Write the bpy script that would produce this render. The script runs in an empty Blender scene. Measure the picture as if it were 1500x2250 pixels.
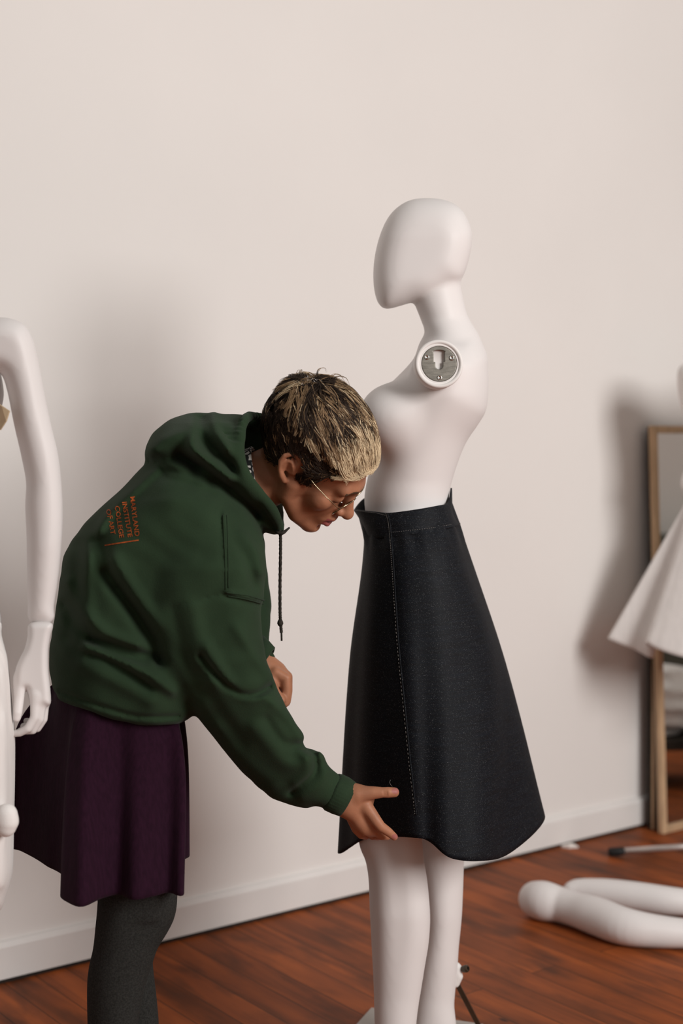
import bpy, math, random
import numpy as np
from mathutils import Vector, Matrix
from mathutils.bvhtree import BVHTree

# ------------------------------------------------------------------ camera, world, light
scene = bpy.context.scene
COL = scene.collection
CAM_H, HOR, FPX = 1.33, 970.0, 3125.0
PITCH = math.atan((1125.0 - HOR) / FPX)

cam_data = bpy.data.cameras.new('camera')
cam_data.sensor_fit = 'VERTICAL'
cam_data.sensor_height = 36.0
cam_data.sensor_width = 24.0
cam_data.lens = 50.0
cam_data.clip_start = 0.05
cam_data.dof.use_dof = True
cam_data.dof.focus_distance = 2.72
cam_data.dof.aperture_fstop = 2.2
cam = bpy.data.objects.new('camera', cam_data)
COL.objects.link(cam)
cam.location = (0, 0, CAM_H)
cam.rotation_euler = (math.pi / 2 - PITCH, 0, 0)
scene.camera = cam

scene.view_settings.view_transform = 'Standard'
scene.view_settings.look = 'None'
scene.view_settings.gamma = 1.0
scene.view_settings.use_curve_mapping = False
scene.view_settings.exposure = 0.0

world = bpy.data.worlds.new('room_daylight')
scene.world = world
world.use_nodes = True
wbg = world.node_tree.nodes['Background']
wbg.inputs['Color'].default_value = (1.0, 0.93, 0.86, 1)
wbg.inputs['Strength'].default_value = 0.30

def area(name, loc, target, sx, sy, power, color):
    ld = bpy.data.lights.new(name, 'AREA')
    ld.shape = 'RECTANGLE'
    ld.size, ld.size_y = sx, sy
    ld.energy = power
    ld.color = color
    o = bpy.data.objects.new(name, ld)
    COL.objects.link(o)
    o.location = loc
    d = Vector(target) - Vector(loc)
    o.rotation_euler = d.to_track_quat('-Z', 'Y').to_euler()
    return o

area('window_light', (3.95, -0.85, 2.95), (0.0, 3.4, 1.15), 2.0, 2.3, 285, (1.0, 0.98, 0.955))

# ------------------------------------------------------------------ pixel <-> world (photograph taken as 1500 x 2250)
CP, SP = math.cos(PITCH), math.sin(PITCH)
def P(u, v, D):
    cx, cy = (u - 750.0) / FPX, (1125.0 - v) / FPX
    dx, dy, dz = cx, cy * SP + CP, cy * CP - SP
    t = D / dy
    return Vector((dx * t, D, CAM_H + dz * t))
def Z(u, v, z=0.0):
    cx, cy = (u - 750.0) / FPX, (1125.0 - v) / FPX
    dx, dy, dz = cx, cy * SP + CP, cy * CP - SP
    t = (z - CAM_H) / dz
    return Vector((dx * t, dy * t, z))
def RAY(u, v):
    cx, cy = (u - 750.0) / FPX, (1125.0 - v) / FPX
    return Vector((cx, cy * SP + CP, cy * CP - SP)).normalized()
def proj(x, y, z):
    dep = y * CP - (z - CAM_H) * SP
    up = y * SP + (z - CAM_H) * CP
    return 750.0 + FPX * x / dep, 1125.0 - FPX * up / dep

# ------------------------------------------------------------------ materials
def mat(name, col, rough=0.6, spec=0.3, var=0.0, scale=8.0, stretch=(1, 1, 1), bump=0.0, bscale=200.0,
        metal=0.0, sheen=0.0, sss=0.0, col2=None):
    m = bpy.data.materials.new(name)
    m.use_nodes = True
    nt = m.node_tree
    b = nt.nodes['Principled BSDF']
    b.inputs['Base Color'].default_value = (*col, 1)
    b.inputs['Roughness'].default_value = rough
    b.inputs['Specular IOR Level'].default_value = spec
    b.inputs['Metallic'].default_value = metal
    if sheen:
        b.inputs['Sheen Weight'].default_value = sheen
        b.inputs['Sheen Roughness'].default_value = 0.5
    if sss:
        b.inputs['Subsurface Weight'].default_value = sss
        b.inputs['Subsurface Radius'].default_value = (0.012, 0.004, 0.002)
        b.inputs['Subsurface Scale'].default_value = 0.6
    tc = nt.nodes.new('ShaderNodeTexCoord')
    mp = nt.nodes.new('ShaderNodeMapping')
    mp.inputs['Scale'].default_value = stretch
    nt.links.new(tc.outputs['Object'], mp.inputs['Vector'])
    if var or col2:
        n = nt.nodes.new('ShaderNodeTexNoise')
        n.inputs['Scale'].default_value = scale
        n.inputs['Detail'].default_value = 5
        nt.links.new(mp.outputs['Vector'], n.inputs['Vector'])
        r = nt.nodes.new('ShaderNodeValToRGB')
        c2 = col2 or tuple(c * (1 - var) for c in col)
        r.color_ramp.elements[0].position = 0.35
        r.color_ramp.elements[1].position = 0.65
        r.color_ramp.elements[0].color = (*c2, 1)
        r.color_ramp.elements[1].color = (*(tuple(min(1, c * (1 + var * .5)) for c in col)), 1)
        nt.links.new(n.outputs['Fac'], r.inputs['Fac'])
        nt.links.new(r.outputs['Color'], b.inputs['Base Color'])
    if bump:
        n2 = nt.nodes.new('ShaderNodeTexNoise')
        n2.inputs['Scale'].default_value = bscale
        n2.inputs['Detail'].default_value = 4
        nt.links.new(mp.outputs['Vector'], n2.inputs['Vector'])
        bp = nt.nodes.new('ShaderNodeBump')
        bp.inputs['Strength'].default_value = bump
        bp.inputs['Distance'].default_value = 0.002
        nt.links.new(n2.outputs['Fac'], bp.inputs['Height'])
        nt.links.new(bp.outputs['Normal'], b.inputs['Normal'])
    return m

M = {}
M['wall'] = mat('wall_paint', (0.80, 0.765, 0.74), 0.75, 0.2, var=0.02, scale=1.5, bump=0.05, bscale=60)
M['trim'] = mat('trim_paint', (0.78, 0.75, 0.73), 0.5, 0.35, var=0.03, scale=6)
M['gap'] = mat('dark_gap', (0.02, 0.015, 0.012), 0.9)
M['mannequin'] = mat('mannequin_shell', (0.745, 0.71, 0.70), 0.5, 0.3, var=0.015, scale=3)
M['mannequin_blank'] = mat('socket_plastic', (0.76, 0.73, 0.71), 0.5, 0.3, var=0.01, scale=10)
M['plate'] = mat('brushed_steel', (0.20, 0.185, 0.16), 0.45, 0.5, var=0.25, scale=40, stretch=(1, 1, 6), metal=0.7, bump=0.1, bscale=300)
M['chrome'] = mat('chrome', (0.55, 0.53, 0.50), 0.22, 0.5, metal=1.0, var=0.1, scale=60)
M['dark_metal'] = mat('dark_bronze', (0.06, 0.045, 0.03), 0.4, 0.5, metal=0.5, var=0.2, scale=30)
M['steel_tube'] = mat('steel_tube', (0.62, 0.56, 0.53), 0.35, 0.5, metal=0.6, var=0.08, scale=20)
M['rubber'] = mat('black_rubber', (0.012, 0.012, 0.012), 0.6, 0.3, var=0.2, scale=60)
M['hoodie'] = mat('green_fleece', (0.0235, 0.042, 0.022), 0.95, 0.06, var=0.14, scale=9, bump=0.25, bscale=420, sheen=0.05)
M['rib'] = mat('green_rib_knit', (0.0235, 0.041, 0.022), 0.95, 0.06, var=0.12, scale=30, bump=0.3, bscale=500, sheen=0.05)
M['cord'] = mat('dark_cord', (0.035, 0.03, 0.025), 0.8, 0.1, var=0.5, scale=260)
M['print'] = mat('orange_print', (0.40, 0.085, 0.022), 0.8, 0.1, var=0.35, scale=160)
M['skirt'] = mat('plum_corduroy', (0.020, 0.0048, 0.0135), 0.85, 0.08, var=0.2, scale=30, stretch=(6, 6, 1), bump=0.3, bscale=160, sheen=0.03)
M['tights'] = mat('charcoal_knit', (0.030, 0.030, 0.028), 0.95, 0.08, var=0.35, scale=330, bump=0.3, bscale=600)
M['skin'] = mat('skin', (0.40, 0.175, 0.098), 0.5, 0.28, var=0.14, scale=26, bump=0.12, bscale=350, sss=0.08)
M['lip'] = mat('lips', (0.30, 0.085, 0.075), 0.42, 0.35, var=0.1, scale=60)
M['nail'] = mat('nail', (0.36, 0.13, 0.11), 0.45, 0.2, var=0.05, scale=40)
M['brow'] = mat('eyebrow_hair', (0.10, 0.06, 0.035), 0.8, 0.1, var=0.3, scale=200)
M['hair_blond'] = mat('blond_hair', (0.68, 0.53, 0.34), 0.5, 0.16, var=0.25, scale=30)
M['hair_light'] = mat('light_brown_hair', (0.23, 0.145, 0.078), 0.55, 0.14, var=0.3, scale=30)
M['hair_dark'] = mat('dark_brown_hair', (0.032, 0.021, 0.015), 0.6, 0.10, var=0.3, scale=30)
M['gold'] = mat('gold_wire', (0.42, 0.34, 0.22), 0.25, 0.5, metal=1.0, var=0.1, scale=50)
M['wood'] = mat('pale_wood', (0.60, 0.41, 0.25), 0.5, 0.3, var=0.2, scale=10, stretch=(8, 8, 1))
M['dark_edge'] = mat('dark_board', (0.035, 0.028, 0.022), 0.7, 0.2, var=0.3, scale=12)
M['white_cloth'] = mat('white_cotton', (0.80, 0.765, 0.745), 0.85, 0.1, var=0.04, scale=14, stretch=(5, 5, 1), bump=0.25, bscale=220)
M['tan'] = mat('tan_ribbon', (0.55, 0.42, 0.27), 0.7, 0.2, var=0.1, scale=30)
M['paper'] = mat('paper', (0.75, 0.70, 0.66), 0.8, 0.1, var=0.05, scale=50)
M['thread'] = mat('pale_thread', (0.30, 0.28, 0.26), 0.7, 0.1, var=0.1, scale=80)
M['far_wall'] = mat('grey_green_paint', (0.12, 0.125, 0.105), 0.8, 0.1, var=0.1, scale=3)

def custom_materials():
    # mirror silver
    m = bpy.data.materials.new('mirror_silver'); m.use_nodes = True
    b = m.node_tree.nodes['Principled BSDF']
    b.inputs['Base Color'].default_value = (0.82, 0.82, 0.80, 1)
    b.inputs['Metallic'].default_value = 1.0
    b.inputs['Roughness'].default_value = 0.02
    M['mirror'] = m
    # spectacle lens
    m = bpy.data.materials.new('spectacle_lens'); m.use_nodes = True
    b = m.node_tree.nodes['Principled BSDF']
    b.inputs['Base Color'].default_value = (0.97, 0.96, 0.93, 1)
    b.inputs['Transmission Weight'].default_value = 1.0
    b.inputs['Roughness'].default_value = 0.02
    b.inputs['IOR'].default_value = 1.12
    M['lens'] = m
    # frosted base plate
    m = bpy.data.materials.new('frosted_plate'); m.use_nodes = True
    b = m.node_tree.nodes['Principled BSDF']
    b.inputs['Base Color'].default_value = (0.36, 0.33, 0.30, 1)
    b.inputs['Roughness'].default_value = 0.3
    M['base_plate'] = m
    # patterned collar
    m = bpy.data.materials.new('black_white_print'); m.use_nodes = True
    nt = m.node_tree; b = nt.nodes['Principled BSDF']
    tc = nt.nodes.new('ShaderNodeTexCoord')
    vo = nt.nodes.new('ShaderNodeTexVoronoi'); vo.feature = 'DISTANCE_TO_EDGE'; vo.inputs['Scale'].default_value = 75
    r = nt.nodes.new('ShaderNodeValToRGB'); r.color_ramp.interpolation = 'CONSTANT'
    r.color_ramp.elements[0].color = (.01, .01, .01, 1); r.color_ramp.elements[1].color = (.7, .67, .63, 1)
    r.color_ramp.elements[1].position = .13
    nt.links.new(tc.outputs['Object'], vo.inputs['Vector']); nt.links.new(vo.outputs['Distance'], r.inputs['Fac'])
    nt.links.new(r.outputs['Color'], b.inputs['Base Color']); b.inputs['Roughness'].default_value = .8
    M['collar'] = m
    # dark denim with pale weft flecks
    m = bpy.data.materials.new('dark_denim'); m.use_nodes = True
    nt = m.node_tree; b = nt.nodes['Principled BSDF']
    b.inputs['Roughness'].default_value = .6; b.inputs['Specular IOR Level'].default_value = .12
    b.inputs['Sheen Weight'].default_value = .0
    tc = nt.nodes.new('ShaderNodeTexCoord')
    mp = nt.nodes.new('ShaderNodeMapping'); mp.inputs['Scale'].default_value = (1, 1, 2.2)
    nt.links.new(tc.outputs['Object'], mp.inputs['Vector'])
    n1 = nt.nodes.new('ShaderNodeTexNoise'); n1.inputs['Scale'].default_value = 620; n1.inputs['Detail'].default_value = 2
    nt.links.new(mp.outputs['Vector'], n1.inputs['Vector'])
    r1 = nt.nodes.new('ShaderNodeValToRGB')
    r1.color_ramp.elements[0].position = .64; r1.color_ramp.elements[1].position = .72
    r1.color_ramp.elements[0].color = (0, 0, 0, 1); r1.color_ramp.elements[1].color = (1, 1, 1, 1)
    nt.links.new(n1.outputs['Fac'], r1.inputs['Fac'])
    mp2 = nt.nodes.new('ShaderNodeMapping'); mp2.inputs['Scale'].default_value = (6, 6, 110)
    nt.links.new(tc.outputs['Object'], mp2.inputs['Vector'])
    n2 = nt.nodes.new('ShaderNodeTexNoise'); n2.inputs['Scale'].default_value = 3; n2.inputs['Detail'].default_value = 4
    nt.links.new(mp2.outputs['Vector'], n2.inputs['Vector'])
    r2 = nt.nodes.new('ShaderNodeValToRGB')
    r2.color_ramp.elements[0].position = .35; r2.color_ramp.elements[1].position = .7
    r2.color_ramp.elements[0].color = (.0052, .0056, .0072, 1); r2.color_ramp.elements[1].color = (.0066, .0086, .0125, 1)
    nt.links.new(n2.outputs['Fac'], r2.inputs['Fac'])
    mx = nt.nodes.new('ShaderNodeMixRGB'); mx.inputs['Color2'].default_value = (.13, .135, .14, 1)
    nt.links.new(r1.outputs['Color'], mx.inputs['Fac']); nt.links.new(r2.outputs['Color'], mx.inputs['Color1'])
    nt.links.new(mx.outputs['Color'], b.inputs['Base Color'])
    bp = nt.nodes.new('ShaderNodeBump'); bp.inputs['Strength'].default_value = .25; bp.inputs['Distance'].default_value = .001
    nt.links.new(n1.outputs['Fac'], bp.inputs['Height']); nt.links.new(bp.outputs['Normal'], b.inputs['Normal'])
    M['denim'] = m
custom_materials()
# ------------------------------------------------------------------ mesh helpers
def obj(name, verts, faces, materials, parent=None, smooth=True, midx=None, origin=None):
    """links ONE mesh object; vertices are given in world space"""
    V = np.asarray([tuple(v) for v in verts] if not isinstance(verts, np.ndarray) else verts, float)
    if not isinstance(materials, (list, tuple)):
        materials = [materials]
    c = Vector(origin) if origin is not None else Vector(((V.min(0) + V.max(0)) / 2).tolist())
    me = bpy.data.meshes.new(name)
    me.from_pydata((V - np.array(c)).tolist(), [], [list(map(int, f)) for f in faces])
    for m in materials:
        me.materials.append(m)
    if midx is not None:
        me.polygons.foreach_set('material_index', np.asarray(midx, dtype=np.int32))
    if smooth:
        me.polygons.foreach_set('use_smooth', np.ones(len(me.polygons), dtype=bool))
    me.update()
    o = bpy.data.objects.new(name, me)
    COL.objects.link(o)
    if parent is not None:
        o.parent = parent
        w = Vector((0, 0, 0)); p = parent
        while p is not None:
            w += p.location; p = p.parent
        o.location = c - w
    else:
        o.location = c
    return o

def thing(name, label, cat, loc, group=None):
    o = bpy.data.objects.new(name, None)
    o.empty_display_size = 0.1
    COL.objects.link(o)
    o.location = loc
    return tag(o, label, cat, group)

def tag(o, label, cat, group=None):
    o['label'] = label
    o['category'] = cat
    if group:
        o['group'] = group
    return o

def struct(o):
    o['kind'] = 'structure'
    return o

class MB:
    def __init__(s):
        s.v, s.f, s.m = [], [], []
    def add(s, v, f, m=0):
        n = len(s.v)
        s.v += [tuple(x) for x in v]
        s.f += [[i + n for i in q] for q in f]
        s.m += [m] * len(f)
        return s
    def tube(s, pts, r, n=8, m=0, cap=True, closed=False, flat=1.0):
        pts = [Vector(p) for p in pts]
        k = len(pts)
        rs = r if isinstance(r, (list, tuple)) else [r] * k
        vs, fs = [], []
        prev = None
        for i, p in enumerate(pts):
            if closed:
                t = pts[(i + 1) % k] - pts[i - 1]
            else:
                t = pts[min(i + 1, k - 1)] - pts[max(i - 1, 0)]
            t.normalize()
            if prev is None:
                a = Vector((0, 0, 1)) if abs(t.z) < .9 else Vector((1, 0, 0))
                nrm = (a - t * a.dot(t)).normalized()
            else:
                nrm = (prev - t * prev.dot(t)).normalized()
            prev = nrm
            b = t.cross(nrm)
            for j in range(n):
                an = 2 * math.pi * j / n
                vs.append(p + nrm * (math.cos(an) * rs[i]) + b * (math.sin(an) * rs[i] * flat))
        for i in range(k if closed else k - 1):
            i2 = (i + 1) % k
            for j in range(n):
                j2 = (j + 1) % n
                fs.append([i * n + j, i * n + j2, i2 * n + j2, i2 * n + j])
        if cap and not closed:
            fs.append(list(range(n))[::-1])
            fs.append([(k - 1) * n + j for j in range(n)])
        return s.add(vs, fs, m)
    def box(s, c, ax, ay, az, m=0):
        """centre and three half-axis vectors"""
        c = Vector(c); ax, ay, az = Vector(ax), Vector(ay), Vector(az)
        v = [c + ax * i + ay * j + az * k for i in (-1, 1) for j in (-1, 1) for k in (-1, 1)]
        f = [[0, 1, 3, 2], [4, 6, 7, 5], [0, 4, 5, 1], [2, 3, 7, 6], [0, 2, 6, 4], [1, 5, 7, 3]]
        return s.add(v, f, m)
    def lathe(s, c, axis, prof, n=40, m=0):
        """profile of (radius, height) about axis"""
        c, t = Vector(c), Vector(axis).normalized()
        a = Vector((0, 0, 1)) if abs(t.z) < .9 else Vector((1, 0, 0))
        e1 = (a - t * a.dot(t)).normalized(); e2 = t.cross(e1)
        vs, fs = [], []
        for (r, h) in prof:
            for j in range(n):
                an = 2 * math.pi * j / n
                vs.append(c + t * h + e1 * (r * math.cos(an)) + e2 * (r * math.sin(an)))
        for i in range(len(prof) - 1):
            for j in range(n):
                j2 = (j + 1) % n
                fs.append([i * n + j, i * n + j2, (i + 1) * n + j2, (i + 1) * n + j])
        return s.add(vs, fs, m)
    def build(s, name, materials, parent=None, smooth=True, origin=None, bevel=0):
        o = obj(name, s.v, s.f, materials, parent, smooth, s.m, origin)
        if bevel:
            md = o.modifiers.new('bevel', 'BEVEL'); md.width = bevel; md.segments = 2
            md.limit_method = 'ANGLE'
        return o

def catmull(pts, sub=6, closed=True):
    p = np.asarray(pts, float); n = len(p); out = []
    rng = range(n) if closed else range(n - 1)
    for i in rng:
        if closed:
            a, b, c, d = p[i - 1], p[i], p[(i + 1) % n], p[(i + 2) % n]
        else:
            a, b, c, d = p[max(i - 1, 0)], p[i], p[i + 1], p[min(i + 2, n - 1)]
        for k in range(sub):
            t = k / sub
            out.append(.5 * (2 * b + (c - a) * t + (2 * a - 5 * b + 4 * c - d) * t * t + (3 * b - a - 3 * c + d) * t ** 3))
    if not closed:
        out.append(p[-1])
    return np.array(out)

# ------------------------------------------------------------------ implicit modelling: smooth unions meshed by surface nets
class Raster:
    """2-D scalar lookup on the outline plane"""
    def __init__(s, u0, v0, step, arr):
        s.u0, s.v0, s.step, s.a = u0, v0, step, arr
    def __call__(s, u, v):
        h, w = s.a.shape
        x = np.clip((u - s.u0) / s.step, 0, w - 1.001); y = np.clip((v - s.v0) / s.step, 0, h - 1.001)
        i, j = x.astype(np.int32), y.astype(np.int32); fx, fy = x - i, y - j
        a = s.a
        return (a[j, i] * (1 - fx) + a[j, i + 1] * fx) * (1 - fy) + (a[j + 1, i] * (1 - fx) + a[j + 1, i + 1] * fx) * fy

def seg_dist(U, V, poly, closed):
    d = np.full(U.shape, 1e9)
    n = len(poly)
    for i in range(n if closed else n - 1):
        a, b = poly[i], poly[(i + 1) % n]
        e = b - a
        t = np.clip(((U - a[0]) * e[0] + (V - a[1]) * e[1]) / max(e @ e, 1e-9), 0, 1)
        d = np.minimum(d, (U - a[0] - t * e[0]) ** 2 + (V - a[1] - t * e[1]) ** 2)
    return np.sqrt(d)

def poly_sdf(poly, margin=90, step=3.0):
    u0, v0 = poly.min(0) - margin; u1, v1 = poly.max(0) + margin
    us = np.arange(u0, u1 + step, step); vs = np.arange(v0, v1 + step, step)
    U, V = np.meshgrid(us, vs)
    d = seg_dist(U, V, poly, True)
    ins = np.zeros(U.shape, bool)
    n = len(poly)
    for i in range(n):
        a, b = poly[i], poly[(i + 1) % n]
        if a[1] == b[1]:
            continue
        c = ((a[1] > V) != (b[1] > V)) & (U < (b[0] - a[0]) * (V - a[1]) / (b[1] - a[1]) + a[0])
        ins ^= c
    s = np.where(ins, -d, d)
    b = s.copy()                                              # soften the medial creases well inside the outline
    for _ in range(14):
        p = np.pad(b, 1, mode='edge')
        b = (p[1:-1, :-2] + p[1:-1, 2:] + p[:-2, 1:-1] + p[2:, 1:-1] + 2 * b) / 6
    w = np.clip((-s - 6) / 24, 0, 1)
    return Raster(u0, v0, step, s * (1 - w) + b * w)

def relief(folds, box, step=3.0):
    """sum of fold ridges (+) and grooves (-): (polyline, width px, amplitude m)"""
    u0, v0, u1, v1 = box
    U, V = np.meshgrid(np.arange(u0, u1 + step, step), np.arange(v0, v1 + step, step))
    a = np.zeros(U.shape)
    for line, w, amp in folds:
        pl = catmull(line, 5, False) if len(line) > 2 else np.asarray(line, float)
        d = seg_dist(U, V, pl, False)
        a += amp * np.exp(-(d / w) ** 2)
    return Raster(u0, v0, step, a)

class Ball:
    """chain of spheres joined as tapering limbs: points (x, y, z, r)"""
    def __init__(s, pts):
        s.p = np.array(pts, float)
    def box(s):
        r = s.p[:, 3:4]
        return (s.p[:, :3] - r).min(0), (s.p[:, :3] + r).max(0)
    def __call__(s, x, y, z):
        p = s.p
        if len(p) == 1:
            return np.sqrt((x - p[0, 0]) ** 2 + (y - p[0, 1]) ** 2 + (z - p[0, 2]) ** 2) - p[0, 3]
        d = None
        for a, b in zip(p[:-1], p[1:]):
            e = b[:3] - a[:3]; L = max(e @ e, 1e-12)
            t = np.clip(((x - a[0]) * e[0] + (y - a[1]) * e[1] + (z - a[2]) * e[2]) / L, 0, 1)
            q = np.sqrt((x - a[0] - t * e[0]) ** 2 + (y - a[1] - t * e[1]) ** 2 + (z - a[2] - t * e[2]) ** 2) - (a[3] + t * (b[3] - a[3]))
            d = q if d is None else np.minimum(d, q)
        return d

class Ell:
    def __init__(s, c, R, rot=None):
        s.c = np.array(c, float); s.R = np.array(R, float)
        s.rot = np.eye(3) if rot is None else np.array(rot, float)     # columns = axes
    def box(s):
        e = np.sqrt(((s.rot * s.R) ** 2).sum(1))
        return s.c - e, s.c + e
    def __call__(s, x, y, z):
        x, y, z = x - s.c[0], y - s.c[1], z - s.c[2]
        q = [(s.rot[0, i] * x + s.rot[1, i] * y + s.rot[2, i] * z) for i in range(3)]
        k0 = np.sqrt(sum((q[i] / s.R[i]) ** 2 for i in range(3))); k1 = np.sqrt(sum((q[i] / s.R[i] ** 2) ** 2 for i in range(3)))
        return k0 * (k0 - 1) / np.maximum(k1, 1e-9)

class Inflate:
    """an outline given real depth: half-thickness T about the plane at depth D0, rounded over R px"""
    def __init__(s, poly, D0, T, R, smooth=True, fold=None, pw=2.0):
        s.poly = catmull(poly, 6) if smooth else np.asarray(poly, float)
        s.sd = poly_sdf(s.poly); s.D0, s.T, s.R, s.fold, s.pw = D0, T, R, fold, pw
    def _c(s, u, v):
        return s.D0(u, v) if callable(s.D0) else s.D0 + 0 * u
    def _t(s, u, v):
        return s.T(u, v) if callable(s.T) else s.T + 0 * u
    def box(s):
        lo, hi = [], []
        q = s.poly[::3]
        Ds = s._c(q[:, 0], q[:, 1]); Ts = s._t(q[:, 0], q[:, 1])
        tm = Ts.max()
        pts = [P(u, v, D + g * tm) for (u, v), D in zip(q, Ds) for g in (-1, 1)]
        A = np.array([tuple(p) for p in pts])
        return A.min(0), A.max(0)
    def __call__(s, x, y, z):
        u, v = proj(x, y, z)
        sd = s.sd(u, v)
        D0 = s._c(u, v); T = s._t(u, v)
        a = np.clip(1 + sd / s.R, 0, 4)
        b = np.abs(y - D0) / T
        g = (a ** s.pw + b ** s.pw) ** (1 / s.pw) - 1
        d = g * np.minimum(s.R * D0 / FPX, T)
        if s.fold is not None:
            w = np.clip((D0 - y) / (0.35 * T) + .2, 0, 1)
            d = d - s.fold(u, v) * w
        return d

class Field:
    def __init__(s, lo, hi, h):
        s.lo = np.array(lo, float); s.h = h
        n = np.ceil((np.array(hi, float) - s.lo) / h).astype(int) + 1
        s.ax = [s.lo[i] + h * np.arange(n[i]) for i in range(3)]
        s.F = np.full(n, 0.2)
    def _sl(s, prim, k):
        lo, hi = prim.box()
        m = k + 3 * s.h
        sl = []
        for i in range(3):
            a = int(np.clip(math.floor((lo[i] - m - s.lo[i]) / s.h), 0, len(s.ax[i])))
            b = int(np.clip(math.ceil((hi[i] + m - s.lo[i]) / s.h) + 1, 0, len(s.ax[i])))
            if b <= a: return None, None
            sl.append(slice(a, b))
        g = (s.ax[0][sl[0]][:, None, None], s.ax[1][sl[1]][None, :, None], s.ax[2][sl[2]][None, None, :])
        return tuple(sl), np.broadcast_arrays(*g)
    def add(s, prim, k=0.01):
        sl, g = s._sl(prim, k)
        if sl is None: return s
        d = prim(*g); f = s.F[sl]
        if k > 0:
            h = np.clip(.5 + .5 * (d - f) / k, 0, 1)
            s.F[sl] = d * (1 - h) + f * h - k * h * (1 - h)
        else:
            s.F[sl] = np.minimum(f, d)
        return s
    def sub(s, prim, k=0.006):
        sl, g = s._sl(prim, k)
        if sl is None: return s
        d = -prim(*g); f = s.F[sl]
        h = np.clip(.5 - .5 * (d - f) / k, 0, 1)
        s.F[sl] = d * (1 - h) + f * h + k * h * (1 - h)
        return s
    def disp(s, fn):
        g = np.broadcast_arrays(s.ax[0][:, None, None], s.ax[1][None, :, None], s.ax[2][None, None, :])
        s.F = s.F - fn(*g)
        return s
    def mesh(s):
        F = s.F.copy()
        for i in range(3):                                    # close the surface at the grid border
            ix = [slice(None)] * 3
            for e in (0, -1):
                ix[i] = e
                F[tuple(ix)] = np.maximum(F[tuple(ix)], 1e-4)
        I = F < 0
        nx, ny, nz = F.shape
        cnt = np.zeros((nx - 1, ny - 1, nz - 1), np.uint8)
        for a in (0, 1):
            for b in (0, 1):
                for c in (0, 1):
                    cnt += I[a:nx - 1 + a, b:ny - 1 + b, c:nz - 1 + c]
        act = (cnt > 0) & (cnt < 8)
        ci, cj, ck = np.nonzero(act)
        idx = np.full(act.shape, -1, np.int64)
        idx[ci, cj, ck] = np.arange(len(ci))
        pos = np.zeros((len(ci), 3)); num = np.zeros(len(ci))
        for axis in range(3):
            o1, o2 = [q for q in range(3) if q != axis]
            for p in (0, 1):
                for q in (0, 1):
                    off = [0, 0, 0]; off[o1] = p; off[o2] = q
                    A = F[ci + off[0], cj + off[1], ck + off[2]]
                    of2 = list(off); of2[axis] = 1
                    B = F[ci + of2[0], cj + of2[1], ck + of2[2]]
                    cr = (A < 0) != (B < 0)
                    t = np.where(cr, A / np.where(cr, A - B, 1), 0)
                    w = cr.astype(float)
                    for d in range(3):
                        base = off[d] if d != axis else t
                        pos[:, d] += w * base
                    num += w
        pos /= num[:, None]
        verts = s.lo + (pos + np.stack([ci, cj, ck], 1)) * s.h
        faces = []
        for axis in range(3):
            o1, o2 = [(1, 2), (2, 0), (0, 1)][axis]
            sa = [slice(None)] * 3; sb = [slice(None)] * 3
            sa[axis] = slice(0, -1); sb[axis] = slice(1, None)
            A, B = I[tuple(sa)], I[tuple(sb)]
            e = np.argwhere(A != B)
            ok = (e[:, o1] > 0) & (e[:, o2] > 0) & (e[:, o1] < F.shape[o1] - 1) & (e[:, o2] < F.shape[o2] - 1)
            e = e[ok]
            inside = A[e[:, 0], e[:, 1], e[:, 2]]
            q = []
            for d1, d2 in ((1, 1), (0, 1), (0, 0), (1, 0)):
                c = e.copy(); c[:, o1] -= d1; c[:, o2] -= d2
                q.append(idx[c[:, 0], c[:, 1], c[:, 2]])
            q = np.stack(q, 1)
            q[~inside] = q[~inside][:, ::-1]
            faces.append(q)
        return verts, np.concatenate(faces)

def relax(v, f, it=2, lam=.5):
    n = len(v)
    e = np.concatenate([f[:, [0, 1]], f[:, [1, 2]], f[:, [2, 3]], f[:, [3, 0]]])
    for _ in range(it):
        s = np.zeros_like(v); c = np.zeros(n)
        for a, b in ((0, 1), (1, 0)):
            for d in range(3):
                s[:, d] += np.bincount(e[:, a], v[e[:, b], d], n)
            c += np.bincount(e[:, a], minlength=n)
        v = v + lam * (s / np.maximum(c, 1)[:, None] - v)
    return v

def field_for(prims, h, pad=.03):
    lo = np.min([p.box()[0] for p in prims], 0) - pad
    hi = np.max([p.box()[1] for p in prims], 0) + pad
    return Field(lo, hi, h)

def px(u, v, D, r):
    """a sphere by outline position, depth and outline radius"""
    p = P(u, v, D)
    return (p.x, p.y, p.z, r * D / FPX)

def bvh_of(o):
    me = o.data
    mw = Vector((0, 0, 0)); p = o
    while p is not None:
        mw += p.location; p = p.parent
    vs = [v.co + mw for v in me.vertices]
    return BVHTree.FromPolygons(vs, [list(p.vertices) for p in me.polygons])

EYE = Vector((0, 0, CAM_H))
def on_surface(bvh, u, v, lift=0.001, fallback=None):
    h = bvh.ray_cast(EYE, RAY(u, v))
    if h[0] is None:
        return P(u, v, fallback) if fallback else None
    n = h[1]
    if n.dot(RAY(u, v)) > 0:
        n = -n
    return h[0] + n * lift

def ring_loft(rows, thick=None):
    """rows: list of equally long closed rings of points -> verts, quads"""
    n = len(rows[0]); vs = [p for r in rows for p in r]; fs = []
    for i in range(len(rows) - 1):
        for j in range(n):
            j2 = (j + 1) % n
            fs.append([i * n + j, i * n + j2, (i + 1) * n + j2, (i + 1) * n + j])
    return vs, fs

def solidify(o, t, off=-1):
    md = o.modifiers.new('cloth_thickness', 'SOLIDIFY'); md.thickness = t; md.offset = off
    return o
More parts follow.
